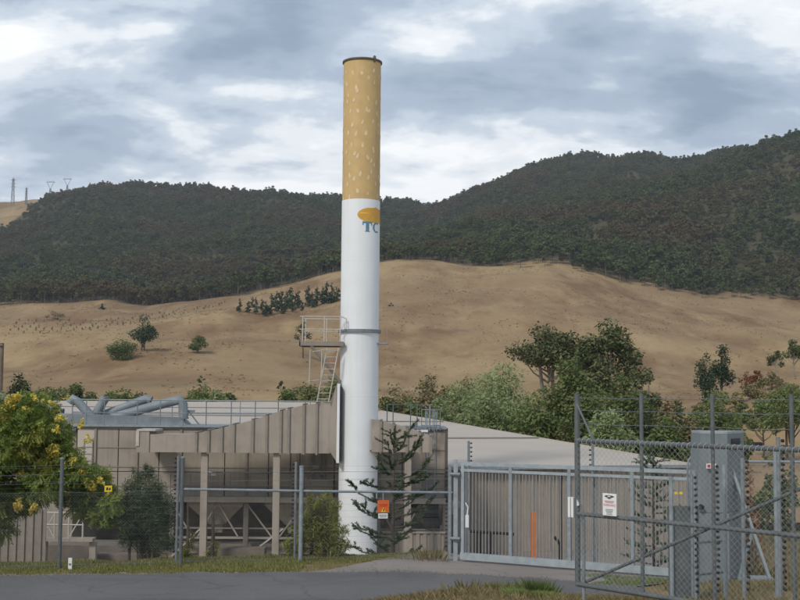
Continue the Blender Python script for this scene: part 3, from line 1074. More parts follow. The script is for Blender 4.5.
br.tube([(CX + CR - 0.05, CY, zb + 0.93), (CX + CR + 0.33, CY, zb + 0.93)], 0.008, 5)
br.build('side_bracket', M['galv'], chim)

# ------------------------------------------------------------------ flue ducts
DF, DB = CD - 0.72, CD + 0.72        # front and back of the duct


def duct_run(name, label, tops, ybot, ribs, cols, flange_px=None):
    x0 = tops[0][0]
    base = P(cols[0] if cols else x0, 500, CD)
    t = thing(name, label, 'duct', (base.x, CD, YARD))
    poly = [P(x, y, DF) for x, y in tops] + [P(tops[-1][0], ybot, DF), P(tops[0][0], ybot, DF)]
    zb = poly[-1].z
    poly[-2].z = zb
    MB().prism(poly, (0, DB - DF, 0)).build('casing', M['taupe_l'], t)
    for rx in ribs:
        yt = np.interp(rx, [q[0] for q in tops], [q[1] for q in tops])
        a, b = P(rx, yt, DF), P(rx, ybot + 0.9, DF)
        w = 0.045
        m = MB()
        m.box((a.x - w, DF - 0.07, zb - 0.05), (a.x + w, DF - 0.002, a.z + 0.03))
        m.box((a.x - w, DF - 0.07, a.z + 0.012), (a.x + w, DB + 0.05, a.z + 0.06))
        m.build('rib', M['taupe_d'], t)
    for cx in cols:
        c = P(cx, ybot, CD - 0.45)
        m = MB()
        m.box((c.x - 0.13, c.y - 0.12, YARD - 0.1), (c.x + 0.13, c.y - 0.10, zb - 0.003))
        m.box((c.x - 0.13, c.y + 0.10, YARD - 0.1), (c.x + 0.13, c.y + 0.12, zb - 0.003))
        m.box((c.x - 0.012, c.y - 0.10, YARD - 0.1), (c.x + 0.012, c.y + 0.10, zb - 0.003))
        m.box((c.x - 0.22, c.y - 0.2, YARD), (c.x + 0.22, c.y + 0.2, YARD + 0.03))
        m.build('column', M['taupe_l'], t)
    return t, zb


d1, zb1 = duct_run('flue_duct', 'long taupe ribbed duct widening towards the left side of the chimney', [(141, 434), (190, 434.5), (208, 431), (225, 427), (253, 420), (281, 411), (304, 405), (330, 402)],
                   452, [196.5, 208.8, 222, 234, 253, 267, 281, 289, 304, 317], [205, 277])
eb = MB()
a, b = P(137, 431, DF - 0.05), P(152, 452.5, DF - 0.05)
eb.box((a.x, DF - 0.05, b.z), (b.x - 0.12, CD + 2.0, a.z))
eb.build('inlet_box', M['taupe'], d1)
eb = MB()
eb.box((a.x, DF - 0.08, a.z), (b.x + 0.12, CD + 0.6, a.z + 0.07))
eb.box((a.x - 0.03, DF - 0.09, b.z + 0.25), (a.x + 0.09, DF - 0.052, a.z))
eb.build('inlet_cap', M['railw'], d1)
# transition onto the shaft: rises steeply, then a thin upright flange
q0, q1, q2, q3 = P(330, 402, DF), P(336.5, 385, DF), P(336.5, 462, DF), P(330, 452, DF)
MB().prism([q0, q1, q2, q3], (0, DB - DF, 0)).build('transition', M['taupe_l'], d1)
f0, f1 = P(337.2, 385, DF - 0.1), P(339.0, 463, DF - 0.1)
MB().box((f0.x, DF - 0.12, f1.z), (f1.x, DB + 0.12, f0.z + 0.05)).build('flange', M['white'], d1)
MB().box((f1.x - 0.002, DF - 0.06, f1.z + 0.05), (f1.x + 0.035, DB, f0.z - 0.05)).build('gasket', M['seam'], d1)
d2, _ = duct_run('flue_duct', 'short taupe ribbed duct tapering away from the right side of the chimney', [(372, 419), (392, 424), (410, 428.5), (432, 437)],
                 452, [381, 394, 407, 420, 431], [408])

# ------------------------------------------------------------------ filter house
WA = 49.7
XA0, XA1 = PX(75, WA, 430), PX(445.5, WA, 430)
ZA1, ZA0 = PZ(300, 427, WA), PZ(260, 497, WA)
fh = thing('filter_house', 'taupe panel-clad filter house on open steel legs behind the chimney', 'building', ((XA0 + XA1) / 2, WA + 1.3, YARD))
WB = WA + 2.6
MB().box((XA0 + 0.06, WA + 0.10, ZA0), (XA1 - 0.06, WB, ZA1 - 0.05)).build('core', M['seam'], fh)
MB().box((XA0 - 0.05, WA - 0.10, ZA1 - 0.05), (XA1 + 0.05, WB + 0.1, ZA1 + 0.03)).build('roof', M['galv'], fh)
MB().box((XA0 - 0.02, WA - 0.06, ZA1 - 0.13), (XA1 + 0.02, WA - 0.005, ZA1 - 0.052)).build('eave_trim', M['seam'], fh)
seams = [75.5, 94, 117, 136, 158, 180, 202, 224, 246, 268, 290, 312, 334, 358, 380, 402, 424, 445.3]
for i in range(len(seams) - 1):
    xa, xb = PX(seams[i], WA), PX(seams[i + 1], WA)
    dz = random.uniform(-0.006, 0.006)
    for (u0, u1) in ((ZA0 + 0.02, ZA0 + 0.98), (ZA0 + 1.01, ZA1 - 0.14)):
        MB().box((xa + 0.018, WA + dz, u0), (xb - 0.018, WA + 0.10, u1)).build('wall_panel', M['taupe'] if i else M['roof_w'], fh)
    if i in (1, 3, 5, 8, 11, 14, 16):
        MB().box((xa - 0.045, WA - 0.07, ZA0), (xa + 0.045, WA - 0.008, ZA1 - 0.14)).build('stiffener', M['taupe_d'], fh)
for k in range(3):
    MB().box((XA0, WA - 0.03, ZA0 + 0.78 * (k + 0.5)), (XA1, WA - 0.01, ZA0 + 0.78 * (k + 0.5) + 0.03)).build('girt', M['taupe_d'], fh)
MB().box((XA1 - 0.02, WA - 0.05, YARD), (XA1 + 0.10, WA + 0.07, ZA1)).build('corner_trim', M['seam'], fh)
# door and ladder frame in the pale end bay
a, b = P(85, 440, WA - 0.05), P(91.5, 468, WA - 0.05)
dr = MB().box((a.x, WA - 0.06, b.z), (b.x, WA - 0.02, a.z)).build('door', M['railw'], fh)
m = MB()
for xx in (a.x - 0.02, b.x + 0.02):
    m.box((xx - 0.02, WA - 0.08, b.z), (xx + 0.02, WA - 0.062, a.z + 0.04))
m.box((a.x, WA - 0.08, a.z), (b.x, WA - 0.062, a.z + 0.04))
for k in range(1, 4):
    z = b.z + (a.z - b.z) * k / 4
    m.box((a.x, WA - 0.078, z - 0.015), (b.x, WA - 0.063, z + 0.015))
m.build('frame', M['taupe_d'], dr)
# walkway beam along the foot of the panels, lights and conduits
MB().box((PX(163, WA), WA - 0.75, ZA0 - 0.16), (XA1, WA - 0.65, ZA0 + 0.06)).build('walkway_beam', M['taupe_l'], fh)
MB().box((PX(163, WA), WA - 0.65, ZA0 - 0.02), (XA1, WA - 0.02, ZA0 + 0.015)).build('walkway', M['taupe_d'], fh)
wr = MB()
for k in range(9):
    xq = PX(170 + k * 20, WA - 0.7)
    wr.tube([(xq, WA - 0.68, ZA0), (xq, WA - 0.68, ZA0 + 1.0)], 0.018, 5)
for hz in (0.5, 1.0):
    wr.tube([(PX(166, WA), WA - 0.68, ZA0 + hz), (PX(336, WA), WA - 0.68, ZA0 + hz)], 0.016, 5)
wr.build('walkway_rail', M['taupe_d'], fh)
for lx, ly in ((213, 474), (316, 467)):
    q = P(lx, ly, WA - 0.3)
    m = MB().box(q - Vector((0.12, 0.10, 0.06)), q + Vector((0.12, 0.10, 0.06)))
    m.tube([q + Vector((-0.05, 0.1, 0.04)), q + Vector((-0.3, 0.3, 0.1))], 0.02, 5)
    m.build('flood_light', M['white_s'] if lx < 300 else M['galv'], fh)
for cx_, w in ((300, 0.03), (322, 0.05), (326, 0.03)):
    q = P(cx_, 455, WA - 0.15)
    MB().tube([(q.x, q.y, ZA0 + 0.1), (q.x, q.y, ZA0 + 2.2)], w, 6).build('conduit', M['dark_in'], fh)
MB().box((PX(306, WA), WA - 0.5, ZA0 + 0.05), (PX(333, WA), WA - 0.1, ZA0 + 0.75)).build('control_box', M['taupe'], fh)

# hoppers under the house, their legs and lattice bracing
ZH0 = ZA0 - 0.17
for hx in (218, 294, 392, 432):
    c = P(hx, 510, WA + 0.4)
    h = MB()
    rings = [(1.15, ZH0), (1.10, ZH0 - 0.18), (0.22, ZH0 - 1.05), (0.22, ZH0 - 1.3)]
    sq = lambda r, z: [(c.x - r, c.y - min(r, 0.7), z), (c.x + r, c.y - min(r, 0.7), z), (c.x + r, c.y + min(r, 0.7), z), (c.x - r, c.y + min(r, 0.7), z)]
    for (ra, za), (rb, zb_) in zip(rings[1:], rings[:-1]):
        h.hexa(sq(ra, za) + sq(rb, zb_))
    ho = h.build('hopper', M['taupe_l'], fh)
    MB().lathe((c.x, c.y - 0.05), [(0.05, ZH0 - 1.0), (0.42, ZH0 - 0.95), (0.46, ZH0 - 0.55), (0.30, ZH0 - 0.35)], 16).build('rotary_valve', M['taupe_d'], ho, smooth=True)
legs_px = (172, 246, 340, 378, 445)
for lx in legs_px:
    q = P(lx, 520, WA - 0.25)
    m = MB()
    m.box((q.x - 0.10, q.y - 0.09, YARD - 0.1), (q.x + 0.10, q.y - 0.07, ZH0))
    m.box((q.x - 0.10, q.y + 0.07, YARD - 0.1), (q.x + 0.10, q.y + 0.09, ZH0))
    m.box((q.x - 0.01, q.y - 0.07, YARD - 0.1), (q.x + 0.01, q.y + 0.07, ZH0))
    m.build('leg', M['taupe_d'], fh)
for (x0, x1) in ((172, 246), (246, 340), (378, 445)):
    a, b = P(x0, 500, WA - 0.28), P(x1, 500, WA - 0.28)
    zl = YARD + 1.05
    MB().bar((a.x, a.y, zl), (b.x, b.y, zl), 0.06, 0.09).build('tie_beam', M['taupe_l'], fh)
    MB().bar((a.x, a.y + 0.02, zl + 0.38), (b.x, b.y + 0.02, zl + 0.38), 0.05, 0.06).build('tie_beam', M['taupe_d'], fh)
    for u0, u1 in ((0.0, 0.28), (0.62, 0.36), (0.62, 0.9)):
        MB().bar((a.x + (b.x - a.x) * u0, a.y - 0.03, ZH0 - 0.03), (a.x + (b.x - a.x) * u1, a.y - 0.03, zl + 0.05), 0.05, 0.06).build('brace', M['taupe_l'], fh)
    MB().bar((a.x + 0.05, a.y - 0.05, zl - 0.75), (a.x + (b.x - a.x) * 0.4, a.y - 0.05, zl + 0.38), 0.05, 0.06).build('brace', M['railw'], fh)
MB().box((XA0, WB + 1.6, YARD - 0.1), (XA1, WB + 1.75, ZA0 + 0.3)).build('back_wall', M['dark_in'], fh)
MB().box((XA0 - 0.15, WA, YARD - 0.1), (XA0, WB + 1.75, ZA0)).build('side_wall', M['taupe'], fh)
MB().box((PX(150, WA), WA + 0.2, YARD + 0.35), (PX(340, WA), WA + 1.0, YARD + 0.75)).build('screw_conveyor', M['taupe_d'], fh)
MB().box((PX(208, 48.5), 48.2, YARD - 0.1), (PX(266, 48.5), 49.0, PZ(230, 548, 48.4))).build('plinth', M['conc'], fh)
# low corrugated screen at the right-hand end
xa, xb, zt = PX(378, WA - 1.0), PX(444, WA - 1.0), PZ(410, 533, WA - 1.0)
m = MB()
k = 0
x = xa
while x < xb:
    m.box((x, WA - 1.0 - (0.05 if k % 2 else 0.0), YARD - 0.1), (x + 0.14, WA - 0.95 - (0.05 if k % 2 else 0.0), zt))
    x += 0.14
    k += 1
m.build('corrugated_screen', M['taupe'], fh)
MB().box((xa - 0.05, WA - 1.08, zt), (xb + 0.05, WA - 0.9, zt + 0.06)).build('screen_cap', M['taupe_l'], fh)
q = P(431, 515, WA - 0.4)
mot = MB().tube([q + Vector((-0.35, 0, 0.1)), q + Vector((0.3, 0, 0.1))], 0.24, 12)
mot.box(q + Vector((-0.3, -0.2, -0.45)), q + Vector((0.35, 0.2, -0.1)))
mot.box(q + Vector((-0.2, -0.26, 0.25)), q + Vector((0.3, 0.2, 0.42)))
mot.build('fan_motor', M['black'], fh)

# roof handrails
def handrail(pxs, yb, d, parent, mat, top=1.0, mids=(0.5,)):
    zb_ = PZ(sum(pxs) / len(pxs), yb, d)
    m = MB()
    for q in pxs:
        xq = PX(q, d, yb)
        m.tube([(xq, d, ZA1), (xq, d, ZA1 + top)], 0.022, 6)
    for hz in tuple(mids) + (top,):
        m.tube([(PX(pxs[0], d, yb), d, ZA1 + hz), (PX(pxs[-1], d, yb), d, ZA1 + hz)], 0.02, 6)
    return m.build('roof_rail', mat, parent)


handrail([72, 86, 104, 137, 160, 183, 206, 231, 255, 278, 305, 334], 425, WA + 0.05, fh, M['galv_dark'], 1.05, (0.52,))
handrail([72, 104, 137, 172, 206, 240, 278, 310, 334], 420, WB - 0.1, fh, M['galv'], 1.05, (0.52,))
handrail([387, 393, 410.5, 417, 430], 425, WA + 0.3, fh, M['galv'], 0.95, ())
cg = MB()
xa, xb = PX(421, WA + 0.1), PX(439.5, WA + 0.1)
for k in range(6):
    xq = xa + (xb - xa) * k / 5
    cg.tube([(xq, WA - 0.12 - 0.5 * math.sin(k / 5 * math.pi), ZA1 - 0.1), (xq, WA - 0.12 - 0.5 * math.sin(k / 5 * math.pi), ZA1 + 0.78)], 0.02, 5)
for hz in (0.12, 0.76):
    cg.tube([(xa + (xb - xa) * k / 8, WA - 0.12 - 0.5 * math.sin(k / 8 * math.pi), ZA1 + hz) for k in range(9)], 0.018, 5)
for xq in (xa + 0.22, xb - 0.22):
    cg.tube([(xq, WA - 0.12, ZA0), (xq, WA - 0.12, ZA1 + 0.78)], 0.02, 5)
for k in range(10):
    cg.tube([(xa + 0.22, WA - 0.12, ZA0 + 0.2 + k * 0.3), (xb - 0.22, WA - 0.12, ZA0 + 0.2 + k * 0.3)], 0.014, 5)
cg.build('ladder_cage', M['galv'], fh)
q = P(423, 431, WA - 0.8)
MB().box((q.x - 0.25, WA - 0.9, q.z - 0.04), (q.x + 0.2, WA - 0.7, q.z + 0.05)).build('junction_box', M['white_s'], fh)

# ------------------------------------------------------------------ blue-grey dust ducts on the roof
def pipe(label, pts, r, flange=True):
    pp = [P(*q) for q in pts]
    low = min(pp, key=lambda v: v.z)
    t = thing('dust_pipe', label, 'pipe', (low.x, low.y, ZA1))
    MB().tube(pp, r, 14).build('pipe_run', M['blue_g'], t, smooth=True)
    for a_, b_ in ((pp[0], pp[1]), (pp[-1], pp[-2])):
        dd = (b_ - a_).normalized() * 0.05
        MB().tube([a_, a_ + dd], r * 1.12, 14).build('flange', M['galv_dark'], t)
    return t


WR = WA + 1.2
pipe('blue-grey dust pipe elbow leaning up left at the corner of the roof', [(70, 403, WR), (73, 398.5, WR), (78, 402, WR), (92, 417, WR)], 0.19)
pipe('short blue-grey dust pipe leaning up right between the other roof pipes', [(94, 417, WR + 0.2), (101, 405, WR + 0.2), (106, 397, WR + 0.2)], 0.19)
pipe('slim long blue-grey dust pipe rising to the right across the roof', [(98, 417, WR + 0.5), (125, 407, WR + 0.5), (146, 399, WR + 0.5), (151, 401, WR + 0.5)], 0.19)
pipe('thick long blue-grey dust pipe ending in a downward elbow above the roof', [(112, 418, WR), (140, 410, WR), (170, 402, WR), (180, 400, WR), (183, 404, WR), (183.5, 419, WR)], 0.20)
st = MB()
q = P(186, 410, WR)
tst = thing('pipe_stand', 'grey steel stand under the elbow of the thick roof pipe', 'stand', (q.x, WR + 0.1, ZA1 + 0.03))
MB().bar((q.x - 0.25, WR + 0.1, q.z - 0.05), (q.x + 0.35, WR + 0.1, q.z - 0.05), 0.12, 0.10).build('cross_beam', M['galv_dark'], tst)
for sx in (-0.2, 0.55):
    MB().bar((q.x + 0.12, WR + 0.1, q.z - 0.08), (q.x + sx, WR + 0.1, ZA1 + 0.03), 0.06).build('leg', M['galv_dark'], tst)
hd = MB()
a, b = P(72, 413.5, WR + 0.2), P(189, 424, WR + 0.2)
hd.prism([Vector((a.x, WR - 0.45, ZA1 + 0.03)), Vector((b.x, WR - 0.45, ZA1 + 0.03)), Vector((b.x - 0.3, WR - 0.45, a.z - 0.12)), Vector((a.x, WR - 0.45, a.z))], (0, 1.3, 0))
tag(hd.build('collector_box', M['blue_g']), 'long low blue-grey collector box lying along the roof behind the rail', 'duct')
pipe('wide blue-grey pipe sloping down behind the yellow-flowered tree', [(-30, 391, WR + 1), (0, 399, WR + 1), (30, 406, WR + 1), (62, 415, WR + 1)], 0.26)
pipe('lower wide blue-grey pipe behind the yellow-flowered tree', [(-30, 402, WR), (0, 409, WR), (40, 416, WR), (70, 421, WR)], 0.28)
# low wing under those pipes, left of the filter house
wg = thing('annex', 'low pale annex behind the yellow-flowered tree', 'building', (PX(20, WA + 1), WA + 2.0, YARD))
MB().box((PX(-90, WA), WA + 0.9, YARD - 0.1), (XA0 - 0.17, WA + 3.6, ZA1 - 0.25)).build('wall', M['taupe'], wg)
MB().box((PX(-92, WA), WA + 0.7, ZA1 - 0.248), (XA0 - 0.165, WA + 3.8, ZA1 - 0.15)).build('roof', M['blue_g'], wg)

# ------------------------------------------------------------------ sheds with off-white roofs
def shed(name, label, P0, ang, L, V, z_e, z_r, zbase, nsheet, overhang=0.25):
    """P0 near right eave corner; eave runs left along e, roof rises along v"""
    e = Vector((-math.cos(ang), -math.sin(ang), 0)); v = Vector((-math.sin(ang), math.cos(ang), 0))
    P0 = Vector((P0[0], P0[1], 0))
    t = thing(name, label, 'building', tuple(P0 + e * (L / 2) + v * (V / 2) + Vector((0, 0, zbase))))
    # ribbed front wall
    m = MB()
    n = int(L / 0.2)
    for k in range(n):
        a = P0 + e * (k * 0.2) + v * (0.25 if k % 2 else 0.29)
        b = P0 + e * (k * 0.2 + 0.2) + v * (0.25 if k % 2 else 0.29)
        c = v * 0.12
        m.hexa([a + Vector((0, 0, zbase)), b + Vector((0, 0, zbase)), b + c + Vector((0, 0, zbase)), a + c + Vector((0, 0, zbase)),
                a + Vector((0, 0, z_e - 0.06)), b + Vector((0, 0, z_e - 0.06)), b + c + Vector((0, 0, z_e - 0.06)), a + c + Vector((0, 0, z_e - 0.06))])
    m.build('front_wall', M['taupe'], t)
    for s_, nm in ((0.1, 'right_wall'), (L - 0.1, 'left_wall')):
        a = P0 + e * s_ + v * 0.3
        b = P0 + e * s_ + v * (V - 0.2)
        poly = [a + Vector((0, 0, zbase)), b + Vector((0, 0, zbase)), b + Vector((0, 0, z_r - 0.12)), a + Vector((0, 0, z_e - 0.12))]
        MB().prism(poly, e * (0.1 if s_ < 1 else -0.1)).build(nm, M['taupe'], t)
    a = P0 + e * 0.2 + v * (V - 0.3); b = P0 + e * (L - 0.2) + v * (V - 0.3)
    MB().prism([a + Vector((0, 0, zbase)), b + Vector((0, 0, zbase)), b + Vector((0, 0, z_r - 0.1)), a + Vector((0, 0, z_r - 0.1))], v * 0.1).build('back_wall', M['taupe'], t)
    # roof in lapped courses
    for k in range(nsheet):
        u0, u1 = k / nsheet, (k + 1) / nsheet
        lift = 0.0
        c0 = P0 + v * (V * u0 - (0.2 if k else 0)) + Vector((0, 0, z_e + (z_r - z_e) * u0 + (0.05 if k else 0)))
        c1 = P0 + v * (V * u1) + Vector((0, 0, z_e + (z_r - z_e) * u1))
        MB().prism([c0, c0 + e * L, c1 + e * L, c1], (0, 0, -0.05)).build('roof_course', M['roof_w'], t)
        if k:
            MB().bar(c0 + Vector((0, 0, 0.006)) - v * 0.10, c0 + e * L + Vector((0, 0, 0.006)) - v * 0.10, 0.14, 0.05).build('lap_flashing', M['taupe_l'], t)
    g0 = P0 - v * 0.06 + Vector((0, 0, z_e - 0.05))
    MB().bar(g0, g0 + e * L, 0.14, 0.14).build('gutter', M['galv'], t)
    c0, c1 = P0 + Vector((0, 0, z_e + 0.02)), P0 + v * V + Vector((0, 0, z_r + 0.02))
    MB().bar(c0, c1, 0.12, 0.10).build('verge_trim', M['roof_w'], t)
    c0 = P0 + v * V + Vector((0, 0, z_r + 0.03))
    MB().bar(c0, c0 + e * L, 0.4, 0.08).build('ridge_cap', M['roof_w'], t)
    return t


S0 = P(693, 465, 56.0)
S1 = P(334, 403, 128.0)
vv_ = Vector((S1.x - S0.x, S1.y - S0.y, 0))
sang = math.atan2(-vv_.x, vv_.y)
shed('large_shed', 'big off-white low-pitched shed roof sloping down behind the sliding gate', S0, sang, 12.3, vv_.length, S0.z, S1.z, -3.0, 4)
B0 = P(330, 420, 62.0)
shed('rear_shed', 'long off-white shed roof behind the filter house and its roof rail', (PX(342, 118), 64.0), 0.0, 62.0, 54.0, PZ(250, 428, 64), PZ(200, 402.5, 118), -3.2, 3)

# timber pole at the far left
q = P(0, 400, 60)
tp = MB().tube([(q.x - 0.02, 60, -3.1), (q.x - 0.02, 60, PZ(0, 343, 60))], [0.17, 0.13], 10)
tp.box((q.x - 0.5, 59.8, PZ(0, 346, 60)), (q.x + 0.1, 59.9, PZ(0, 344, 60)))
tag(tp.build('timber_pole', M['timber'], smooth=True), 'brown timber power pole beyond the yellow-flowered tree', 'pole')

# ------------------------------------------------------------------ loading ramp, concrete base and corrugated screen, lower left
rp = thing('loading_ramp', 'pale steel access platform with cross-braced railing under the yellow-flowered tree', 'platform', (PX(68, 46), 46.5, YARD))
a, b = P(44, 537, 46), P(95, 541, 46)
zt = a.z
MB().box((a.x, 45.6, zt - 0.12), (b.x, 46.15, zt)).build('deck', M['taupe_l'], rp)
for xq in (44.5, 58, 72, 86):
    X_ = PX(xq, 46)
    MB().tube([(X_, 45.65, zt), (X_, 45.65, zt + 0.95)], 0.035, 6).build('post', M['railw'], rp)
for hz in (0.5, 0.95):
    MB().tube([(a.x, 45.65, zt + hz), (PX(86, 46), 45.65, zt + hz)], 0.03, 6).build('rail', M['railw'], rp)
for x0, x1 in ((44.5, 58), (58, 44.5), (72, 86)):
    MB().bar((PX(x0, 46), 45.66, zt), (PX(x1, 46), 45.66, zt + 0.95), 0.04).build('brace', M['railw'], rp)
for xq in (46, 95):
    X_ = PX(xq, 46)
    MB().box((X_ - 0.12, 45.8, YARD - 0.1), (X_ + 0.12, 46.05, zt - 0.17)).build('leg', M['taupe_l'], rp)
cb = MB().box((PX(46, 47.4), 47.3, YARD - 0.1), (PX(142, 47.4), 49.2, PZ(70, 545, 47.4)))
cb.box((PX(100, 47), 46.6, YARD - 0.1), (PX(142, 47), 47.28, PZ(120, 553, 47)))
tag(cb.build('concrete_base', M['conc']), 'low stepped concrete base under the left end of the filter house', 'base')
m = MB()
x, k = PX(-40, 44), 0
zt = PZ(20, 512, 44)
while x < PX(45.5, 44):
    m.box((x, 44 - (0.06 if k % 2 else 0), YARD - 0.1), (x + 0.15, 44.06 - (0.06 if k % 2 else 0), zt + 0.1))
    x += 0.15
    k += 1
tag(m.build('corrugated_screen', M['taupe_d']), 'brown corrugated metal screen under the yellow-flowered tree', 'screen')

# ------------------------------------------------------------------ chain-link mesh
def chain_link(A, g, L, z0, z1, p, r, name, parent, ground_follow=False, mat='wire'):
    """interlocked zigzag wires, three-sided, in the upright plane through A along g; one joined part"""
    n = int(L / p)
    nj = int(round((z1 - z0) / p))
    nrm = np.array([-g[1], g[0], 0.0])
    gg = np.array([g[0], g[1], 0.0])
    K, J = np.meshgrid(np.arange(n), np.arange(nj + 1), indexing='ij')
    u = (K + ((J + K) % 2)) * p
    sgn = np.where((J + K) % 2 == 0, 1.0, -1.0) * r * 0.8
    base = np.array([A[0], A[1], 0.0]) + u[..., None] * gg + sgn[..., None] * nrm
    base[..., 2] = z0 + J * p
    if ground_follow:
        gzz = ground_z(base[..., 0], base[..., 1])
        base[..., 2] += gzz * np.clip(1 - J / nj, 0, 1) * 0.0 + gzz
    offs = np.array([[math.cos(t), math.sin(t)] for t in (R(90), R(210), R(330))])
    ring = base[:, :, None, :] + r * (offs[:, 0][None, None, :, None] * gg + offs[:, 1][None, None, :, None] * nrm)
    v = ring.reshape(-1, 3)
    i = (np.arange(n)[:, None] * (nj + 1) + np.arange(nj)[None, :]) * 3
    i = i.ravel()
    f = np.concatenate([np.stack([i + a, i + b, i + 3 + b, i + 3 + a], -1) for a, b in ((0, 1), (1, 2), (2, 0))])
    return np_mesh(name, v, f, M[mat], parent, parent['_loc'], 'stuff')


# ---- boundary fence on the left
fg = Vector((1, 0.272, 0)).normalized()
FA = Vector((-14.5, float(fence_d(-14.5)), 0))
FE = Vector((1.40, float(fence_d(1.40)), 0))
FL = (FE - FA).length
cf = thing('chain_link_fence', 'long galvanised chain-link fence in front of the chimney and filter house', 'fence', tuple((FA + FE) / 2))
chain_link(FA, fg, FL, 0.02, 1.90, 0.0355, 0.0012, 'mesh', cf, True)


def fpt(px):
    """fence foot seen at that column"""
    return on_plane(px, 560, FA, fg)


for px_, ytop, r in ((-62, 459, 0.05), (60, 459, 0.05), (181, 458, 0.052), (300.5, 467, 0.056)):
    q = fpt(px_)
    g0 = gz(q.x, q.y)
    zt = on_plane(px_, ytop, FA, fg).z
    po = MB().tube([(q.x, q.y - 0.06, g0 - 0.2), (q.x, q.y - 0.06, zt)], r, 10).build('post', M['galv' if px_ == 300.5 else 'gate_g'], cf, smooth=True)
    MB().tube([(q.x, q.y - 0.06, zt - 0.002), (q.x, q.y - 0.06, zt + 0.03), (q.x, q.y - 0.06, zt + 0.045)], [r * 1.15, r * 1.1, r * 0.4], 10).build('cap', M['galv_dark'], po)
q0, q1 = fpt(182), fpt(452)
zr0, zr1 = on_plane(182, 489, FA, fg).z, on_plane(452, 492.5, FA, fg).z
MB().tube([(q0.x, q0.y - 0.06, zr0), ((q0.x + q1.x) / 2, (q0.y + q1.y) / 2 - 0.06, (zr0 + zr1) / 2 - 0.01), (q1.x, q1.y - 0.06, zr1)], 0.033, 8).build('top_rail', M['galv'], cf, smooth=True)
qa = fpt(-80)
for hz in (1.88, 2.1, 2.32, 2.54):
    pts_ = [(qa.x + (q0.x - qa.x) * k / 8, qa.y + (q0.y - qa.y) * k / 8 - 0.03, hz + 0.02 * math.sin(k * 2.1)) for k in range(9)]
    MB().tube(pts_, 0.0026, 4).build('line_wire', M['galv_dark'], cf)
for hz in (2.12, 2.34):
    MB().tube([(q0.x, q0.y - 0.03, hz), (q1.x, q1.y - 0.03, hz)], 0.0035, 4).build('line_wire', M['galv_dark'], cf)
MB().tube([(qa.x, qa.y - 0.02, 0.1 + gz(qa.x, qa.y)), (q1.x, q1.y - 0.02, 0.1 + gz(q1.x, q1.y))], 0.004, 4).build('line_wire', M['galv_dark'], cf)


# ---- electric fence posts carrying rows of insulators
def insul_post(px, d, ytop, label, n, group='electric fence posts', r=0.035, side=-1, base_z=None, nmax=99):
    x = PX(px, d)
    b = gz(x, d) if base_z is None else base_z
    zt = PZ(px, ytop, d)
    t = thing('electric_fence_post', label, 'post', (x, d, b), group)
    MB().tube([(x, d, b - 0.2), (x, d, zt)], r, 8).build('post', M['galv_dark'], t, smooth=True)
    for k in range(min(n, nmax)):
        z = zt - 0.06 - (zt - b - 0.25) * k / n
        m = MB()
        for j, rr in enumerate((0.014, 0.031, 0.018, 0.031, 0.014)):
            xx = x + side * (r + 0.012 + j * 0.012)
            m.tube([(xx - 0.005, d - 0.01, z), (xx + 0.005, d - 0.01, z)], rr, 6)
        m.build('insulator', M['black'], t)
    return t


EP = []
EP.append(insul_post(177.5, 31.4, 456, 'insulator post beside the tall fence post by the dark bush', 22))
EP.append(insul_post(295.5, 32.3, 462, 'insulator post beside the short thick fence post by the olive shrub', 22))
EP.append(insul_post(449.5, 33.0, 466, 'insulator post at the left end of the sliding gate', 20, r=0.05))
EP.append(insul_post(468.5, 33.6, 441, 'insulator post rising above the hinge end of the sliding gate', 24, side=1, nmax=7))
EP.append(insul_post(593, 31.6, 438, 'insulator post rising above the middle of the sliding gate', 24, nmax=7))
ew = MB()
pa, pb = Vector((-11.5, 29.9, 0)), Vector((PX(449, 33.0), 33.0, 0))
ewt = thing('electric_fence_wires', 'thin electric wires strung inside the chain-link fence', 'wire', tuple((pa + pb) / 2 + Vector((0, 0, 0))))
for k in range(14):
    z = 0.25 + k * 0.17
    MB().tube([pa + Vector((0, 0, z)), (PX(177, 31.4), 31.42, z), (PX(295, 32.3), 32.32, z), pb + Vector((0, 0, z))], 0.0013, 4).build('wire', M['galv_dark'], ewt)

# ---- signs on the fence
def fence_sign(px0, px1, py0, py1, A, g, name, mat, label, cat, off=0.06, parent=None):
    a, b = on_plane(px0, py0, A, g), on_plane(px1, py1, A, g)
    b2 = on_plane(px1, py0, A, g)
    n = Vector((g[1], -g[0], 0))
    m = MB().prism([a + n * off, Vector((b2.x, b2.y, a.z)) + n * off, Vector((b2.x, b2.y, b.z)) + n * off, Vector((a.x, a.y, b.z)) + n * off], n * 0.012)
    o = m.build(name, mat, parent)
    if parent is None:
        tag(o, label, cat)
    return o, a, b, n


def panel_shape(o_parent, a, b, n, off, polys, name, mat):
    """flat shapes on a sign face; polys in 0..1 sign coordinates (u right, v up)"""
    m = MB()
    for poly in polys:
        pts_ = []
        for u, v in poly:
            pts_.append(Vector((a.x + (b.x - a.x) * u, a.y + (b.y - a.y) * u, b.z + (a.z - b.z) * v)) + n * off)
        m.prism(pts_, n * 0.003)
    return m.build(name, mat, o_parent)


def rect(u0, v0, u1, v1):
    return [(u0, v0), (u1, v0), (u1, v1), (u0, v1)]


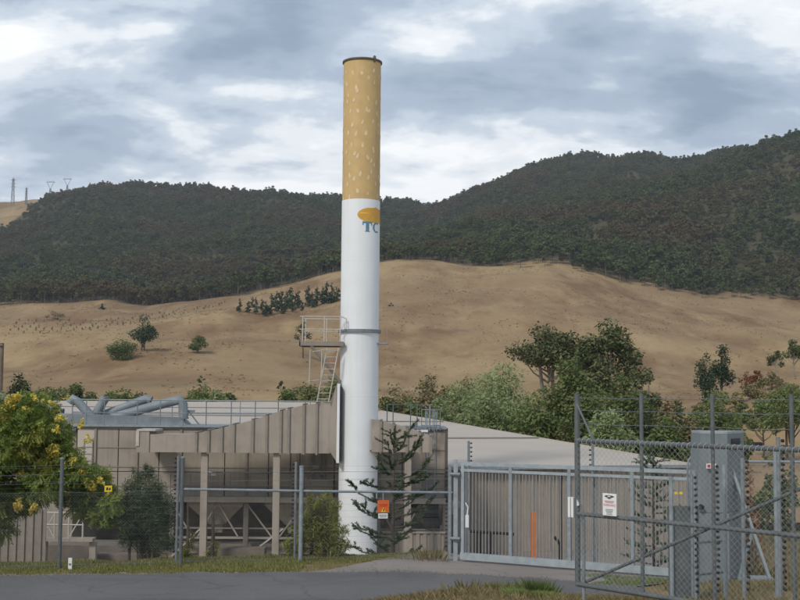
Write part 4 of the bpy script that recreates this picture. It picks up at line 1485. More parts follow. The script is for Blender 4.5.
def text_polys(s, parent, a, b, n, off, u0, u1, v0, v1, mat, name):
    cu = bpy.data.curves.new('txt', 'FONT')
    cu.body = s
    cu.resolution_u = 2
    ob = bpy.data.objects.new('txt', cu)
    COL.objects.link(ob)
    dg = bpy.context.evaluated_depsgraph_get()
    me = bpy.data.meshes.new_from_object(ob.evaluated_get(dg))
    bpy.data.objects.remove(ob)
    vs = np.array([v.co[:] for v in me.vertices])
    lo, hi = vs.min(0), vs.max(0)
    m = MB()
    vs = (vs - lo) / np.maximum(hi - lo, 1e-6)
    pts_ = []
    for q in vs:
        u, v = u0 + (u1 - u0) * q[0], v0 + (v1 - v0) * q[1]
        pts_.append(Vector((a.x + (b.x - a.x) * u, a.y + (b.y - a.y) * u, b.z + (a.z - b.z) * v)) + n * off)
    m.add(pts_, [tuple(p.vertices) for p in me.polygons])
    bpy.data.meshes.remove(me)
    return m.build(name, mat, parent)


sg, a, b, n = fence_sign(376.5, 388, 500, 512, FA, fg, 'warning_sign', M['orange_s'], 'orange electric fence warning sign with white plate below the fence rail', 'sign', 0.10)
panel_shape(sg, a, b, n, 0.114, [[(0.30, 0.04), (0.72, 0.04), (0.51, 0.40)]], 'triangle', M['yellow_s'])
panel_shape(sg, a, b, n, 0.118, [[(0.47, 0.10), (0.55, 0.10), (0.58, 0.30), (0.50, 0.30)]], 'bolt', M['black'])
panel_shape(sg, a, b, n, 0.114, [rect(0.12, 0.62, 0.88, 0.68), rect(0.2, 0.5, 0.8, 0.55)], 'print', M['red_s'])
m = MB()
a2, b2 = on_plane(377.3, 513, FA, fg), on_plane(386.7, 518, FA, fg)
m.prism([a2 + n * 0.10, Vector((b2.x, b2.y, a2.z)) + n * 0.10, b2 + n * 0.10, Vector((a2.x, a2.y, b2.z)) + n * 0.10], n * 0.01)
pl = m.build('lower_plate', M['white_s'], sg)
panel_shape(pl, a2, b2, n, 0.112, [rect(0.1, 0.6, 0.9, 0.72), rect(0.15, 0.3, 0.85, 0.4)], 'print', M['grey_s'])
c_ = (a + b) / 2
MB().bar(Vector((c_.x, c_.y, a.z)) + n * 0.09, Vector((c_.x, c_.y, on_plane(382, 493, FA, fg).z)) + n * 0.07, 0.02).build('hanger', M['galv'], sg)
sg, a, b, n = fence_sign(104.5, 112, 485.5, 491.5, FA, fg, 'warning_sign', M['yellow_s'], 'small yellow warning sign on the fence between yellow-flowered tree and dark bush', 'sign', 0.06)
panel_shape(sg, a, b, n, 0.074, [[(0.2, 0.25), (0.5, 0.3), (0.45, 0.75), (0.25, 0.7)], [(0.55, 0.3), (0.8, 0.25), (0.78, 0.7), (0.6, 0.6)]], 'print', M['black'])

# ------------------------------------------------------------------ sliding gate across the drive
GA = Vector((PX(461, 32.0), 32.0, 0))
gg_ = Vector((1, -0.535, 0)).normalized()
GZ1, GZ0 = 2.58, 0.17
sgt = thing('sliding_gate', 'galvanised sliding gate of close vertical bars across the driveway', 'gate', tuple(GA + gg_ * 3.3))


def gp(s, z, off=0.0):
    q = GA + gg_ * s
    return Vector((q.x - gg_.y * off * -1, q.y - gg_.x * off, z))


GL = 6.6
gn = Vector((gg_.y, -gg_.x, 0))
MB().bar(gp(0, GZ1), gp(GL, GZ1), 0.09, 0.09).build('top_rail', M['galv_light'], sgt)
MB().bar(gp(0, GZ1 - 0.17), gp(GL, GZ1 - 0.17), 0.07, 0.07).build('upper_rail', M['galv_light'], sgt)
MB().bar(gp(0, GZ0), gp(GL, GZ0), 0.10, 0.18).build('bottom_beam', M['galv_light'], sgt)
for s in (0.06, 1.42, 3.02, 4.65, GL - 0.06):
    MB().bar(gp(s, GZ0 + 0.09), gp(s, GZ1 - 0.045), 0.085, 0.085, gn).build('stile', M['galv'] if s > 0.1 else M['galv_light'], sgt)
b0 = MB().bar(gp(0.15, GZ0 + 0.09), gp(0.15, GZ1 - 0.205), 0.019, 0.019, gn).build('bar', M['barm'], sgt)
k = 1
while 0.15 + k * 0.094 < GL - 0.12:
    s = 0.15 + k * 0.094
    k += 1
    if min(abs(s - q) for q in (1.42, 3.02, 4.65)) < 0.06:
        continue
    o = b0.copy()
    COL.objects.link(o)
    o.parent = sgt
    dlt = gg_ * (s - 0.15)
    o.location = (dlt.x, dlt.y, 0)
lk = MB()
q = gp(0.22, 1.15) + gn * 0.08
lk.box(q - Vector((0.05, 0.03, 0.22)), q + Vector((0.04, 0.03, 0.1)))
lk.tube([q + Vector((0, 0, 0.1)), q + Vector((0.02, 0, 0.3)), q + Vector((-0.05, 0, 0.42))], 0.02, 5)
lk.build('lock_box', M['white_s'], sgt)
gpst = thing('gate_post', 'thick galvanised gate post at the latch end of the sliding gate', 'post', tuple(gp(-0.16, 0)))
MB().box(gp(-0.16, -0.2) - Vector((0.055, 0.055, 0)), gp(-0.16, GZ1 + 0.1) + Vector((0.055, 0.055, 0))).build('column', M['galv_light'], gpst)
MB().box(gp(-0.33, -0.2) - Vector((0.035, 0.035, 0)), gp(-0.33, GZ1 - 0.1) + Vector((0.035, 0.035, 0))).build('side_post', M['galv'], gpst)
for z in (0.62, 2.3):
    MB().tube([gp(-0.2, z) + gn * 0.09 + Vector((-0.06, 0, 0)), gp(0.02, z) + gn * 0.09], 0.045, 8).build('roller', M['galv_dark'], gpst)
for s, px_ in ((3.75, 'square dark guide post behind the middle of the sliding gate'), (6.7, 'square dark guide post at the right end of the sliding gate')):
    po = thing('guide_post', px_, 'post', tuple(gp(s, gz(gp(s, 0).x, gp(s, 0).y + 0.3)) + Vector((0, 0.35, 0))), 'gate guide posts')
    q = gp(s, 0) + Vector((0, 0.35, 0))
    MB().box((q.x - 0.05, q.y - 0.05, gz(q.x, q.y) - 0.2), (q.x + 0.05, q.y + 0.05, GZ1 - 0.02)).build('column', M['galv_dark'], po)
    MB().box((q.x - 0.07, q.y - 0.3, GZ1 - 0.05), (q.x + 0.07, q.y + 0.05, GZ1 + 0.03 - 0.002)).build('roller_bracket', M['galv_dark'], po)

# orange bollard, low pipe rail and dark hoses in the yard behind the gate
q = P(534, 535, 38)
zb_ = gz(q.x, 38)
tag(MB().box((q.x - 0.085, 37.9, zb_ - 0.1), (q.x + 0.085, 38.07, PZ(534, 512, 38))).build('bollard', M['orange']), 'orange painted steel bollard behind the sliding gate', 'bollard')
lr = thing('pipe_rail', 'low dark pipe rail on short posts behind the sliding gate', 'rail', (PX(490, 40), 40, gz(PX(490, 40), 40)))
MB().tube([(PX(468, 40), 40, PZ(468, 531, 40)), (PX(514, 40), 40, PZ(514, 534, 40))], 0.05, 7).build('rail', M['black'], lr)
for x_ in (476, 480, 491):
    MB().tube([(PX(x_, 40), 40, gz(PX(x_, 40), 40) - 0.1), (PX(x_, 40), 40, PZ(x_, 533, 40))], 0.05, 7).build('post', M['black'], lr)
hs = MB().tube([(PX(560, 38), 38, gz(PX(560, 38), 38) - 0.1), (PX(560, 38), 38, PZ(560, 545, 38)), (PX(557, 38), 38, PZ(557, 540, 38)), (PX(554, 38), 38, PZ(554, 537, 38))], 0.05, 7)
hs.tube([(PX(561, 38.2), 38.2, gz(PX(561, 38.2), 38.2) - 0.1), (PX(561, 38.2), 38.2, PZ(561, 474, 38.2))], 0.035, 7)
tag(hs.build('standpipe', M['black'], smooth=True), 'thin black standpipe behind the bars of the sliding gate', 'pipe')

# ------------------------------------------------------------------ open swing gate at the right
NA = Vector((PX(577.5, 14.6, 500), 14.6, 0))
ng_ = Vector((0.669, -0.743, 0)).normalized()
nn = Vector((ng_.y, -ng_.x, 0))
ZT_, ZM_, ZB_, ZP_ = PZ(577, 440.5, 14.6), PZ(577, 513.5, 14.6), PZ(577, 584, 14.6), PZ(577, 394, 14.6)
nst = NA.copy()
nst.z = gz(NA.x, NA.y)
swg = thing('swing_gate', 'tall open chain-link swing gate with barbed wire strands above and a diagonal brace', 'gate', tuple(nst))


def ngp(s, z, off=0.0):
    q = NA + ng_ * s + nn * off
    return Vector((q.x, q.y, z))


NL = 4.75
MB().tube([ngp(0, ZB_ - 0.03), ngp(0, ZP_)], 0.034, 12).build('stile', M['gate_g'], swg, smooth=True)
for k in range(1, 6):
    MB().tube([ngp(0.95 * k, ZB_ - 0.03, 0.0), ngp(0.95 * k, ZP_ + 0.01)], 0.023 if k < 5 else 0.034, 10).build('upright', M['gate_g'], swg, smooth=True)
for z, nm, r in ((ZT_, 'top_rail', 0.029), (ZM_, 'middle_rail', 0.026), (ZB_, 'bottom_rail', 0.029)):
    MB().tube([ngp(0, z, 0.01), ngp(NL, z, 0.01)], r, 10).build(nm, M['gate_g'], swg, smooth=True)
MB().tube([ngp(0.02, ZB_, -0.03), ngp(3.8, ZT_, -0.03)], 0.020, 10).build('diagonal_brace', M['gate_g'], swg, smooth=True)
MB().tube([ngp(0.01, ZP_ - 0.12, 0.02), ngp(0.27, ZT_ + 0.01, 0.02)], 0.014, 8).build('strut', M['gate_g'], swg)
chain_link(ngp(0.01, 0, 0.035), ng_, NL - 0.02, ZB_ + 0.01, ZT_ - 0.005, 0.0355, 0.0018, 'mesh', swg, False, 'wire_l')
# mesh ties wrapped round the top rail
tie = MB()
for k in range(int(NL / 0.071)):
    s = 0.03 + k * 0.071
    tie.tube([ngp(s, ZT_ - 0.03, 0.042), ngp(s + 0.012, ZT_ + 0.012, 0.042), ngp(s + 0.024, ZT_ + 0.031, 0.01)], 0.0042, 4)
tie.build('mesh_ties', M['galv_light'], swg, kind='stuff')
for z in (ZT_ + 0.20, ZT_ + 0.36, ZT_ + 0.51):
    m = MB()
    ptsb = [ngp(NL * k / 20, z + 0.006 * math.sin(k * 1.7)) for k in range(21)]
    m.tube(ptsb, 0.0028, 4)
    for k in range(int(NL / 0.12)):
        q = ngp(0.06 + k * 0.12, z)
        m.tube([q + Vector((-0.012, 0, -0.014)), q + Vector((0.012, 0, 0.014))], 0.0022, 3)
        m.tube([q + Vector((-0.012, 0, 0.014)), q + Vector((0.012, 0, -0.014))], 0.0022, 3)
    m.build('barbed_wire', M['galv_dark'], swg)
db = on_plane(583.5, 520, NA, ng_)
MB().tube([Vector((db.x, db.y, gz(db.x, db.y) - 0.1)), Vector((db.x, db.y, PZ(583, 515, db.y)))], 0.022, 10).build('drop_bolt', M['galv_dark'], swg, smooth=True)
ch = MB()
q = ngp(0.05, ZM_ + 0.10, 0.05)
for k in range(9):
    t = k / 8
    p0 = q + Vector((0.0 + 0.05 * math.sin(t * 3.1), -0.02, 0.06 - 0.26 * t))
    ch.tube([p0 + Vector((-0.012, 0, 0.018)), p0 + Vector((0.012, 0, -0.018))], 0.008, 5)
ch.build('chain', M['galv_dark'], swg)
MB().box(ngp(0.045, ZM_ + 0.10, 0.05) - Vector((0.012, 0.01, 0.0)), ngp(0.045, ZM_ + 0.17, 0.05) + Vector((0.014, 0.01, 0))).build('padlock', M['white_s'], swg)
lp = MB()
for s0, s1 in ((-0.135, -0.095), (-0.085, -0.045)):
    lp.bar(ngp((s0 + s1) / 2, ZM_ - 0.05), ngp((s0 + s1) / 2, ZM_ + 0.19), 0.035, 0.045, ng_)
lpo = lp.build('latch_plate', M['white_s'], swg)
MB().bar(ngp(-0.13, ZM_ + 0.07, -0.03), ngp(0.0, ZM_ + 0.07, -0.03), 0.012, 0.24).build('backing', M['galv'], lpo)

# security sign hung on the mesh
sg, a, b, n = fence_sign(606.5, 620, 492.7, 516, NA, ng_, 'security_sign', M['white_s'], 'white security sign with red word hung on the swing gate mesh', 'sign', 0.06)
eye = [(0.5 + 0.36 * math.cos(t), 0.87 + 0.055 * math.sin(t) * (1 - 0.3 * abs(math.cos(t)))) for t in np.linspace(0, 2 * math.pi, 16, False)]
panel_shape(sg, a, b, n, 0.0725, [eye], 'emblem', M['black'])
panel_shape(sg, a, b, n, 0.0765, [[(0.5 + 0.13 * math.cos(t), 0.875 + 0.025 * math.sin(t)) for t in np.linspace(0, 2 * math.pi, 10, False)]], 'emblem_centre', M['white_s'])
panel_shape(sg, a, b, n, 0.0725, [[(0.3, 0.80), (0.7, 0.80), (0.5, 0.75)]], 'emblem_foot', M['black'])
text_polys('WARNING', sg, a, b, n, 0.0735, 0.05, 0.95, 0.42, 0.53, M['red_s'], 'lettering')
panel_shape(sg, a, b, n, 0.0725, [rect(0.14, 0.64, 0.86, 0.665), rect(0.2, 0.58, 0.8, 0.60)], 'print', M['red_s'])
panel_shape(sg, a, b, n, 0.0725, [rect(0.22, 0.26, 0.78, 0.29), rect(0.22, 0.19, 0.74, 0.22), rect(0.30, 0.12, 0.70, 0.15), rect(0.28, 0.05, 0.72, 0.075)], 'print', M['grey_s'])

# ------------------------------------------------------------------ control cabinet and posts at the right
KD = 25.0
kx0, kx1, kx2 = PX(700, KD), PX(727, KD), PX(745, KD + 0.8)
kb = gz((kx0 + kx2) / 2, KD)
kc = thing('control_cabinet', 'tall two-part blue-grey steel control cabinet behind the swing gate', 'cabinet', ((kx0 + kx2) / 2, KD + 0.3, kb))
zt, zm = PZ(722, 434, KD), PZ(722, 513, KD)
m = MB()
A_ = [Vector((PX(697, KD), KD, kb - 0.1)), Vector((PX(728, KD), KD - 0.05, kb - 0.1)), Vector((kx2 - 0.05, KD + 0.85, kb - 0.1)), Vector((PX(697, KD), KD + 0.9, kb - 0.1))]
m.hexa(A_ + [Vector((v.x, v.y, zm)) for v in A_])
low = m.build('lower_housing', M['boxgrey'], kc)
m = MB()
B_ = [Vector((PX(697.5, KD), KD + 0.04, zm + 0.01)), Vector((PX(727, KD), KD - 0.01, zm + 0.01)), Vector((kx2 - 0.03, KD + 0.80, zm + 0.01)), Vector((PX(698, KD), KD + 0.85, zm + 0.01))]
T_ = [Vector((PX(701.5, KD), KD + 0.04, zt)), Vector((PX(728, KD), KD - 0.01, zt)), Vector((kx2, KD + 0.80, zt)), Vector((PX(702, KD), KD + 0.85, zt))]
m.hexa(B_ + T_)
m.build('upper_housing', M['boxgrey'], kc)
m = MB()
m.hexa([v + Vector((0, 0, 0.003)) for v in T_] + [v + Vector((0, 0, 0.05)) for v in T_])
m.build('lid', M['galv_light'], kc)
# louvre opening high on the right-hand side face
fa, fb = T_[1], T_[2]
sv = (fb - fa).normalized(); sn = Vector((sv.y, -sv.x, 0))
p0 = fa + sv * 0.22 + sn * 0.006 + Vector((0, 0, -0.34))
m = MB().prism([p0, p0 + sv * 0.5, p0 + sv * 0.5 + Vector((0, 0, 0.24)), p0 + Vector((0, 0, 0.24))], sn * 0.01)
m.build('vent_opening', M['black'], kc)
for k in range(3):
    q = p0 + sn * 0.02 + Vector((0, 0, 0.03 + k * 0.065))
    MB().bar(q, q + sv * 0.5, 0.03, 0.012).build('louvre', M['black'], kc)
q = P(711, 466, KD - 0.05)
MB().box(q - Vector((0.10, 0.02, 0.05)), q + Vector((0.10, 0.0, 0.05))).build('name_plate', M['white_s'], kc)
MB().box(q + Vector((-0.08, -0.026, -0.03)), q + Vector((-0.02, -0.021, 0.03))).build('plate_mark', M['red_s'], kc)
q = P(701, 507, KD - 0.05)
MB().tube([q, q + Vector((0, -0.06, 0))], 0.06, 8).build('lock_knob', M['black'], kc)
m = MB()
for (x0, z0, x1, z1) in ((697.6, 572, 728, 571), (699, 540, 727, 540)):
    m.bar(P(x0, z0, KD - 0.065), P(x1, z1, KD - 0.065), 0.02, 0.015)
m.build('door_seam', M['galv_dark'], kc)
# stay with its foot plate
ks = thing('steel_stay', 'slanted galvanised angle stay bracing the control cabinet', 'stay', (PX(760, KD + 0.4), KD + 0.4, gz(PX(765, KD), KD + 0.4)))
ya = KD + 0.35
MB().bar(P(732, 470, ya), P(771, 583, ya), 0.10, 0.06).build('strut', M['galv_light'], ks)
MB().bar(P(752, 533, ya + 0.05), P(737, 583, ya + 0.05), 0.06, 0.05).build('short_strut', M['galv'], ks)
q0, q1 = P(736, 577, ya), P(772, 582, ya)
MB().box((q0.x, ya - 0.12, q1.z - 0.06), (q1.x, ya + 0.25, q0.z)).build('foot_beam', M['galv'], ks)

# grey mesh-clad panel left of the cabinet
PD = 22.5
pn = thing('mesh_panel', 'grey perforated metal panel between two posts beside the control cabinet', 'panel', (PX(684, PD), PD, gz(PX(684, PD), PD)))
xa, xb = PX(668, PD), PX(699, PD)
MB().box((xa, PD, gz(xa, PD) - 0.1), (xb, PD + 0.02, PZ(684, 506, PD))).build('sheet', M['gate_g'], pn)
for x_, yt in ((xa + 0.05, 477), (xb - 0.1, 470)):
    MB().tube([(x_, PD - 0.04, gz(x_, PD) - 0.1), (x_, PD - 0.04, PZ(684, yt, PD))], 0.04, 8).build('post', M['galv'], pn)
q = P(687, 480, PD)
MB().tube([(q.x, PD - 0.05, PZ(687, 506, PD)), (q.x, PD - 0.05, PZ(687, 468, PD)), (q.x + 0.02, PD - 0.05, PZ(687, 460, PD)), (q.x + 0.07, PD - 0.05, PZ(687, 457, PD))], 0.02, 7).build('bent_conduit', M['galv_dark'], pn)
for x_, lab in ((676, 0), (681, 0)):
    q = P(x_, 493, PD - 0.03)
    MB().box(q - Vector((0.03, 0.01, 0.02)), q + Vector((0.03, 0.01, 0.02))).build('tag', M['yellow_s'], pn)

insul_post(692, 21.5, 474, 'insulator post against the grey perforated panel', 20, r=0.03, side=1)
insul_post(713.5, 20.5, 463, 'insulator post in front of the control cabinet face', 22, r=0.03, side=1)
insul_post(743, 20.0, 458, 'insulator post in front of the slanted steel stay', 22, r=0.035, side=1)
insul_post(779, 19.5, 437, 'tall insulator post right of the slanted steel stay', 26, r=0.035, side=1)
tag(MB().tube([(PX(724.5, 21), 21, gz(PX(724.5, 21), 21) - 0.1), (PX(724.5, 21), 21, PZ(724.5, 465, 21))], 0.04, 8).build('steel_post', M['galv'], smooth=True), 'plain grey steel post in front of the control cabinet', 'post')
tag(MB().tube([(PX(776, 21), 21, gz(PX(776, 21), 21) - 0.1), (PX(776, 21), 21, PZ(776, 448, 21))], 0.04, 8).build('steel_post', M['galv'], smooth=True), 'plain grey steel post close beside the tall insulator post', 'post')
rf = thing('rear_fence', 'chain-link fence with top rail running off behind the control cabinet', 'fence', (PX(780, 27), 27.0, gz(PX(780, 27), 27)))
RA = Vector((PX(735, 26.6), 26.6, 0)); rg_ = Vector((1, 0.05, 0)).normalized()
zr = PZ(780, 461, 27)
MB().tube([(RA.x, RA.y, zr), (RA.x + 6, RA.y + 0.3, zr)], 0.03, 8).build('top_rail', M['galv'], rf)
for s in (0.02, 2.6, 5.2):
    MB().tube([(RA.x + s, RA.y + 0.05 * s, gz(RA.x + s, RA.y) - 0.2), (RA.x + s, RA.y + 0.05 * s, zr + 0.02)], 0.035, 8).build('post', M['galv'], rf)
chain_link(RA, rg_, 5.9, gz(RA.x + 2, RA.y) + 0.02, zr, 0.0355, 0.002, 'mesh', rf)

# white guide marker on the verge
q = fpt(74)
gm = thing('guide_marker', 'small white marker stub in front of the corrugated screen', 'marker', (q.x, q.y - 0.35, gz(q.x, q.y - 0.35)))
z0 = gz(q.x, q.y - 0.35)
MB().box((q.x - 0.045, q.y - 0.36, z0 - 0.1), (q.x + 0.045, q.y - 0.33, z0 + 0.30)).build('stake', M['white_s'], gm)
MB().box((q.x - 0.03, q.y - 0.366, z0 + 0.12), (q.x + 0.03, q.y - 0.361, z0 + 0.17)).build('reflector', M['grey_s'], gm)

# ------------------------------------------------------------------ planting in front of the plant
# yellow-flowered tree
def yellow_tree():
    rng = np.random.default_rng(3)
    bx, bd = PX(-6, 33.5), 33.5
    bz = gz(bx, bd)
    t = thing('flowering_tree', 'bushy green tree hung with yellow flower clusters behind the fence', 'tree', (bx, bd, bz))
    cz = PZ(20, 462, bd)
    bl = []
    for (px_, py_, r_) in ((6, 420, .5), (24, 414, .42), (42, 420, .42), (56, 432, .4), (8, 445, .7), (34, 447, .6), (60, 458, .5), (82, 472, .38), (20, 478, .7), (50, 478, .6), (35, 492, .4), (70, 492, .4),
                           (85, 490, .5), (103, 498, .4), (22, 500, .4), (92, 510, .35), (104, 514, .3), (0, 512, .4), (80, 508, .25), (-15, 500, .8), (-35, 470, .9), (-30, 435, .7), (-10, 408, .5),
                           (36, 402, .25), (48, 405, .25), (100, 481, .3), (20, 403, .3), (-50, 500, .8), (112, 503, .25), (2, 530, .25), (60, 462, .6), (30, 430, .5)):
        q = P(px_, py_, bd + rng.uniform(-0.9, 0.9))
        bl.append((q.x, q.y, q.z, r_, r_, r_ * 0.75))
    mb = MB()
    mb.tube([(bx, bd, bz - 0.2), (bx - 0.1, bd, bz + 1.0), (bx, bd, bz + 1.8), (bx + 0.1, bd, cz + 0.8)], [0.13, 0.11, 0.08, 0.03], 8)
    for q in bl:
        st = Vector((bx, bd, bz + rng.uniform(4.0, 4.7)))
        mb.tube([st, (st + Vector(q[:3])) / 2 + Vector((0, 0, 0.15)), Vector(q[:3])], [0.03, 0.02, 0.008], 5)
    mb.build('trunk', M['bark'], t, smooth=True)
    # compound leaves: drooping fronds of paired leaflets
    nf = 7600
    b = np.array(bl)
    w = b[:, 3] ** 2
    kk = rng.choice(len(b), nf, p=w / w.sum())
    dirs = rng.normal(size=(nf, 3)); dirs /= np.linalg.norm(dirs, axis=1)[:, None]
    rad = 0.35 + 0.65 * rng.random(nf) ** 0.6
    c = b[kk, :3] + dirs * b[kk, 3:6] * rad[:, None]
    ax = dirs * 0.6 + rng.normal(size=(nf, 3)) * 0.4
    ax[:, 2] -= 0.35
    ax /= np.linalg.norm(ax, axis=1)[:, None]
    sd_ = np.cross(ax, rng.normal(size=(nf, 3))); sd_ /= np.linalg.norm(sd_, axis=1)[:, None]
    L = rng.uniform(0.18, 0.32, nf)
    V = []
    for j in range(5):
        for s in (-1, 1):
            st = c + ax * (L * (j + 0.5) / 5)[:, None]
            dv = sd_ * s * 0.9 + ax * 0.5
            dv[:, 2] -= 0.2
            ll = (0.08 + 0.03 * rng.random(nf))[:, None]
            wv = ax * 0.024
            V.append(np.stack([st, st + dv * ll * 0.5 + wv, st + dv * ll, st + dv * ll * 0.5 - wv], 1))
    V = np.concatenate(V)
    np_mesh('crown', V.reshape(-1, 3), np.arange(4 * len(V)).reshape(-1, 4), M['l_yellowtree'], t, (bx, bd, bz))
    spots = [(18, 397, .13), (36, 398, .10), (10, 404, .18), (5, 420, .2), (12, 437, .13), (34, 438, .16), (54, 450, .2), (28, 456, .13), (20, 475, .14), (73, 462, .15), (88, 440, .10), (60, 418, .12),
             (75, 476, .15), (63, 491, .14), (92, 486, .16), (18, 506, .16), (35, 507, .13), (50, 403, .10), (2, 435, .14), (100, 480, .10), (118, 511, .10), (6, 411, .2), (25, 410, .13),
             (84, 470, .12), (58, 430, .10), (40, 425, .10), (108, 495, .08), (0, 460, .14), (81, 425, .10), (68, 398, .07), (46, 470, .1)]
    fb = []
    for px_, py_, r_ in spots:
        q = P(px_, py_, bd - 0.75)
        r_ *= 0.85
        fb.append((q.x, q.y, q.z, r_, r_, r_ * 1.1))
        for e_ in range(2):
            fb.append((q.x + rng.normal() * r_, q.y + rng.normal() * 0.1, q.z + rng.normal() * r_ * 0.7, r_ * 0.5, r_ * 0.5, r_ * 0.6))
    v, f = leaf_cloud(fb, 3800, 0.085, 0.6, rng=rng, droop=0.9)
    np_mesh('flowers', v, f, M['l_flower'], t, (bx, bd, bz))


yellow_tree()


def needle_bush(name, label, px, d, blobs, n, size, leaf, stems, cat='shrub', aspect=0.12, droop=0.0, up=0.0, seed=1, bark='bark'):
    """shrub of thin sprays; blobs in photo coordinates (px, py, radius m)"""
    rng = np.random.default_rng(seed)
    bx = PX(px, d)
    bz = gz(bx, d)
    t = thing(name, label, cat, (bx, d, bz))
    bl = []
    for px_, py_, r_ in blobs:
        q = P(px_, py_, d + rng.uniform(-0.35, 0.35))
        bl.append((q.x, q.y, q.z, r_, r_, r_ * 1.15))
    mb = MB()
    for sx in stems:
        x_ = PX(sx, d)
        mb.tube([(x_, d, gz(x_, d) - 0.2), (x_ + 0.02, d, bz + 0.8), (x_ * 0.6 + bx * 0.4, d, bz + 1.5)], [0.05, 0.04, 0.015], 6)
    for q in bl:
        mb.tube([(bx + rng.normal() * 0.1, d, bz + rng.uniform(0.2, 1.0)), Vector(q[:3])], [0.018, 0.006], 4)
    mb.build('stems', M[bark], t)
    v, f = leaf_cloud(bl, n, size, aspect, shell=0.3, droop=droop - up, rng=rng, flat=0.1)
    np_mesh('foliage', v, f, M[leaf], t, (bx, d, bz))
    return t


needle_bush('casuarina_bush', 'dark blue-green feathery bush on two stems behind the fence', 147, 33.2,
            [(140, 478, .22), (150, 474, .2), (132, 490, .3), (155, 490, .32), (143, 500, .4), (125, 505, .3), (165, 503, .3), (150, 515, .42), (130, 522, .36), (168, 520, .3), (142, 536, .4), (160, 538, .36), (126, 538, .28), (150, 550, .35), (170, 545, .22), (134, 470, .1), (146, 467, .1)],
            15000, 0.16, 'l_bluegreen', (130, 149, 153), 'bush', 0.10, 0.4, seed=5)
needle_bush('olive_shrub', 'upright yellow-green shrub left of the chimney foot behind the fence', 320, 33.0,
            [(312, 503, .22), (325, 500, .22), (335, 506, .2), (318, 512, .3), (330, 520, .32), (306, 520, .24), (315, 530, .36), (333, 535, .34), (302, 538, .26), (320, 546, .36), (338, 548, .3), (300, 552, .24), (310, 497, .1), (328, 494, .1), (297, 530, .2), (345, 545, .16), (290, 545, .2), (345, 530, .14), (293, 552, .22)],
            6000, 0.19, 'l_olive', (312, 325), 'shrub', 0.12, 0.0, up=1.6, seed=8)
needle_bush('weed_clump', 'small leafy weed clump at the foot of the left duct column', 213, 32.6, [(213, 552, .16), (216, 545, .12), (210, 556, .14)], 420, 0.12, 'l_olive', (213,), 'plant', 0.25, 0, up=0.8, seed=4)
needle_bush('weed_clump', 'thin weed clump beside the dark feathery bush', 187, 32.2, [(190, 545, .14), (186, 552, .16), (193, 536, .10)], 380, 0.12, 'l_olive', (188,), 'plant', 0.2, 0, up=0.8, seed=14)


def spiky_tree(name, label, px, d, ytop, yb, limbs, seed, dens=1.0, reach=1.0):
    """young araucaria: whorled limbs that sweep out and up, each clothed in short stiff leaves"""
    rng = np.random.default_rng(seed)
    bx = PX(px, d)
    bz = gz(bx, d)
    top = PZ(px, ytop, d)
    t = thing(name, label, 'tree', (bx, d, bz))
    mb = MB()
    mb.tube([(bx, d, bz - 0.2), (bx, d, bz + (top - bz) * 0.5), (bx + 0.03, d, top)], [0.07, 0.045, 0.012], 7)
    V = []
    segs = [(Vector((bx, d, top - 0.7)), Vector((bx + 0.03, d, top + 0.05)))]
    for (frac, ang, ln, rise) in limbs:
        z0 = bz + (top - bz) * frac
        st = Vector((bx, d, z0))
        dr = Vector((math.cos(ang), math.sin(ang), 0))
        p1 = st + dr * ln * 0.45 + Vector((0, 0, rise * 0.15))
        p2 = st + dr * ln * 0.8 + Vector((0, 0, rise * 0.5))
        p3 = st + dr * ln + Vector((0, 0, rise))
        mb.tube([st, p1, p2, p3], [0.022, 0.017, 0.012, 0.006], 5)
        segs += [(st + dr * ln * 0.2, p1), (p1, p2), (p2, p3)]
        for b_ in range(int(4 + ln * 2.8)):
            u = rng.uniform(0.3, 0.95)
            o = st.lerp(p3, u) + Vector((0, 0, -rise * 0.28 * (1 - (2 * u - 1) ** 2)))
            sd_ = Vector((-dr.y, dr.x, 0)) * rng.choice([-1, 1])
            e_ = o + (sd_ * rng.uniform(0.5, 1) + dr * rng.uniform(0.2, 0.8) + Vector((0, 0, rng.uniform(0.0, 0.7)))) * rng.uniform(0.18, 0.42)
            mb.tube([o, e_], [0.009, 0.005], 4)
            segs.append((o, e_))
    mb.build('trunk', M['bark'], t)
    for a_, b_ in segs:
        L = (b_ - a_).length
        n = max(6, int(L * 210 * dens))
        u = rng.random(n)
        c = np.array(a_) + (np.array(b_) - np.array(a_)) * u[:, None]
        ax = np.array((b_ - a_).normalized())
        rd = rng.normal(size=(n, 3)); rd -= ax * (rd @ ax)[:, None]; rd /= np.linalg.norm(rd, axis=1)[:, None]
        dv = rd * 0.8 + ax * 0.7
        ln_ = rng.uniform(0.045, 0.085, n)[:, None]
        w = np.cross(rd, ax) * 0.010
        V.append(np.stack([c, c + dv * ln_ * 0.45 + w, c + dv * ln_, c + dv * ln_ * 0.45 - w], 1))
    V = np.concatenate(V)
    np_mesh('foliage', V.reshape(-1, 3), np.arange(4 * len(V)).reshape(-1, 4), M['l_bunya'], t, (bx, d, bz))
    return t


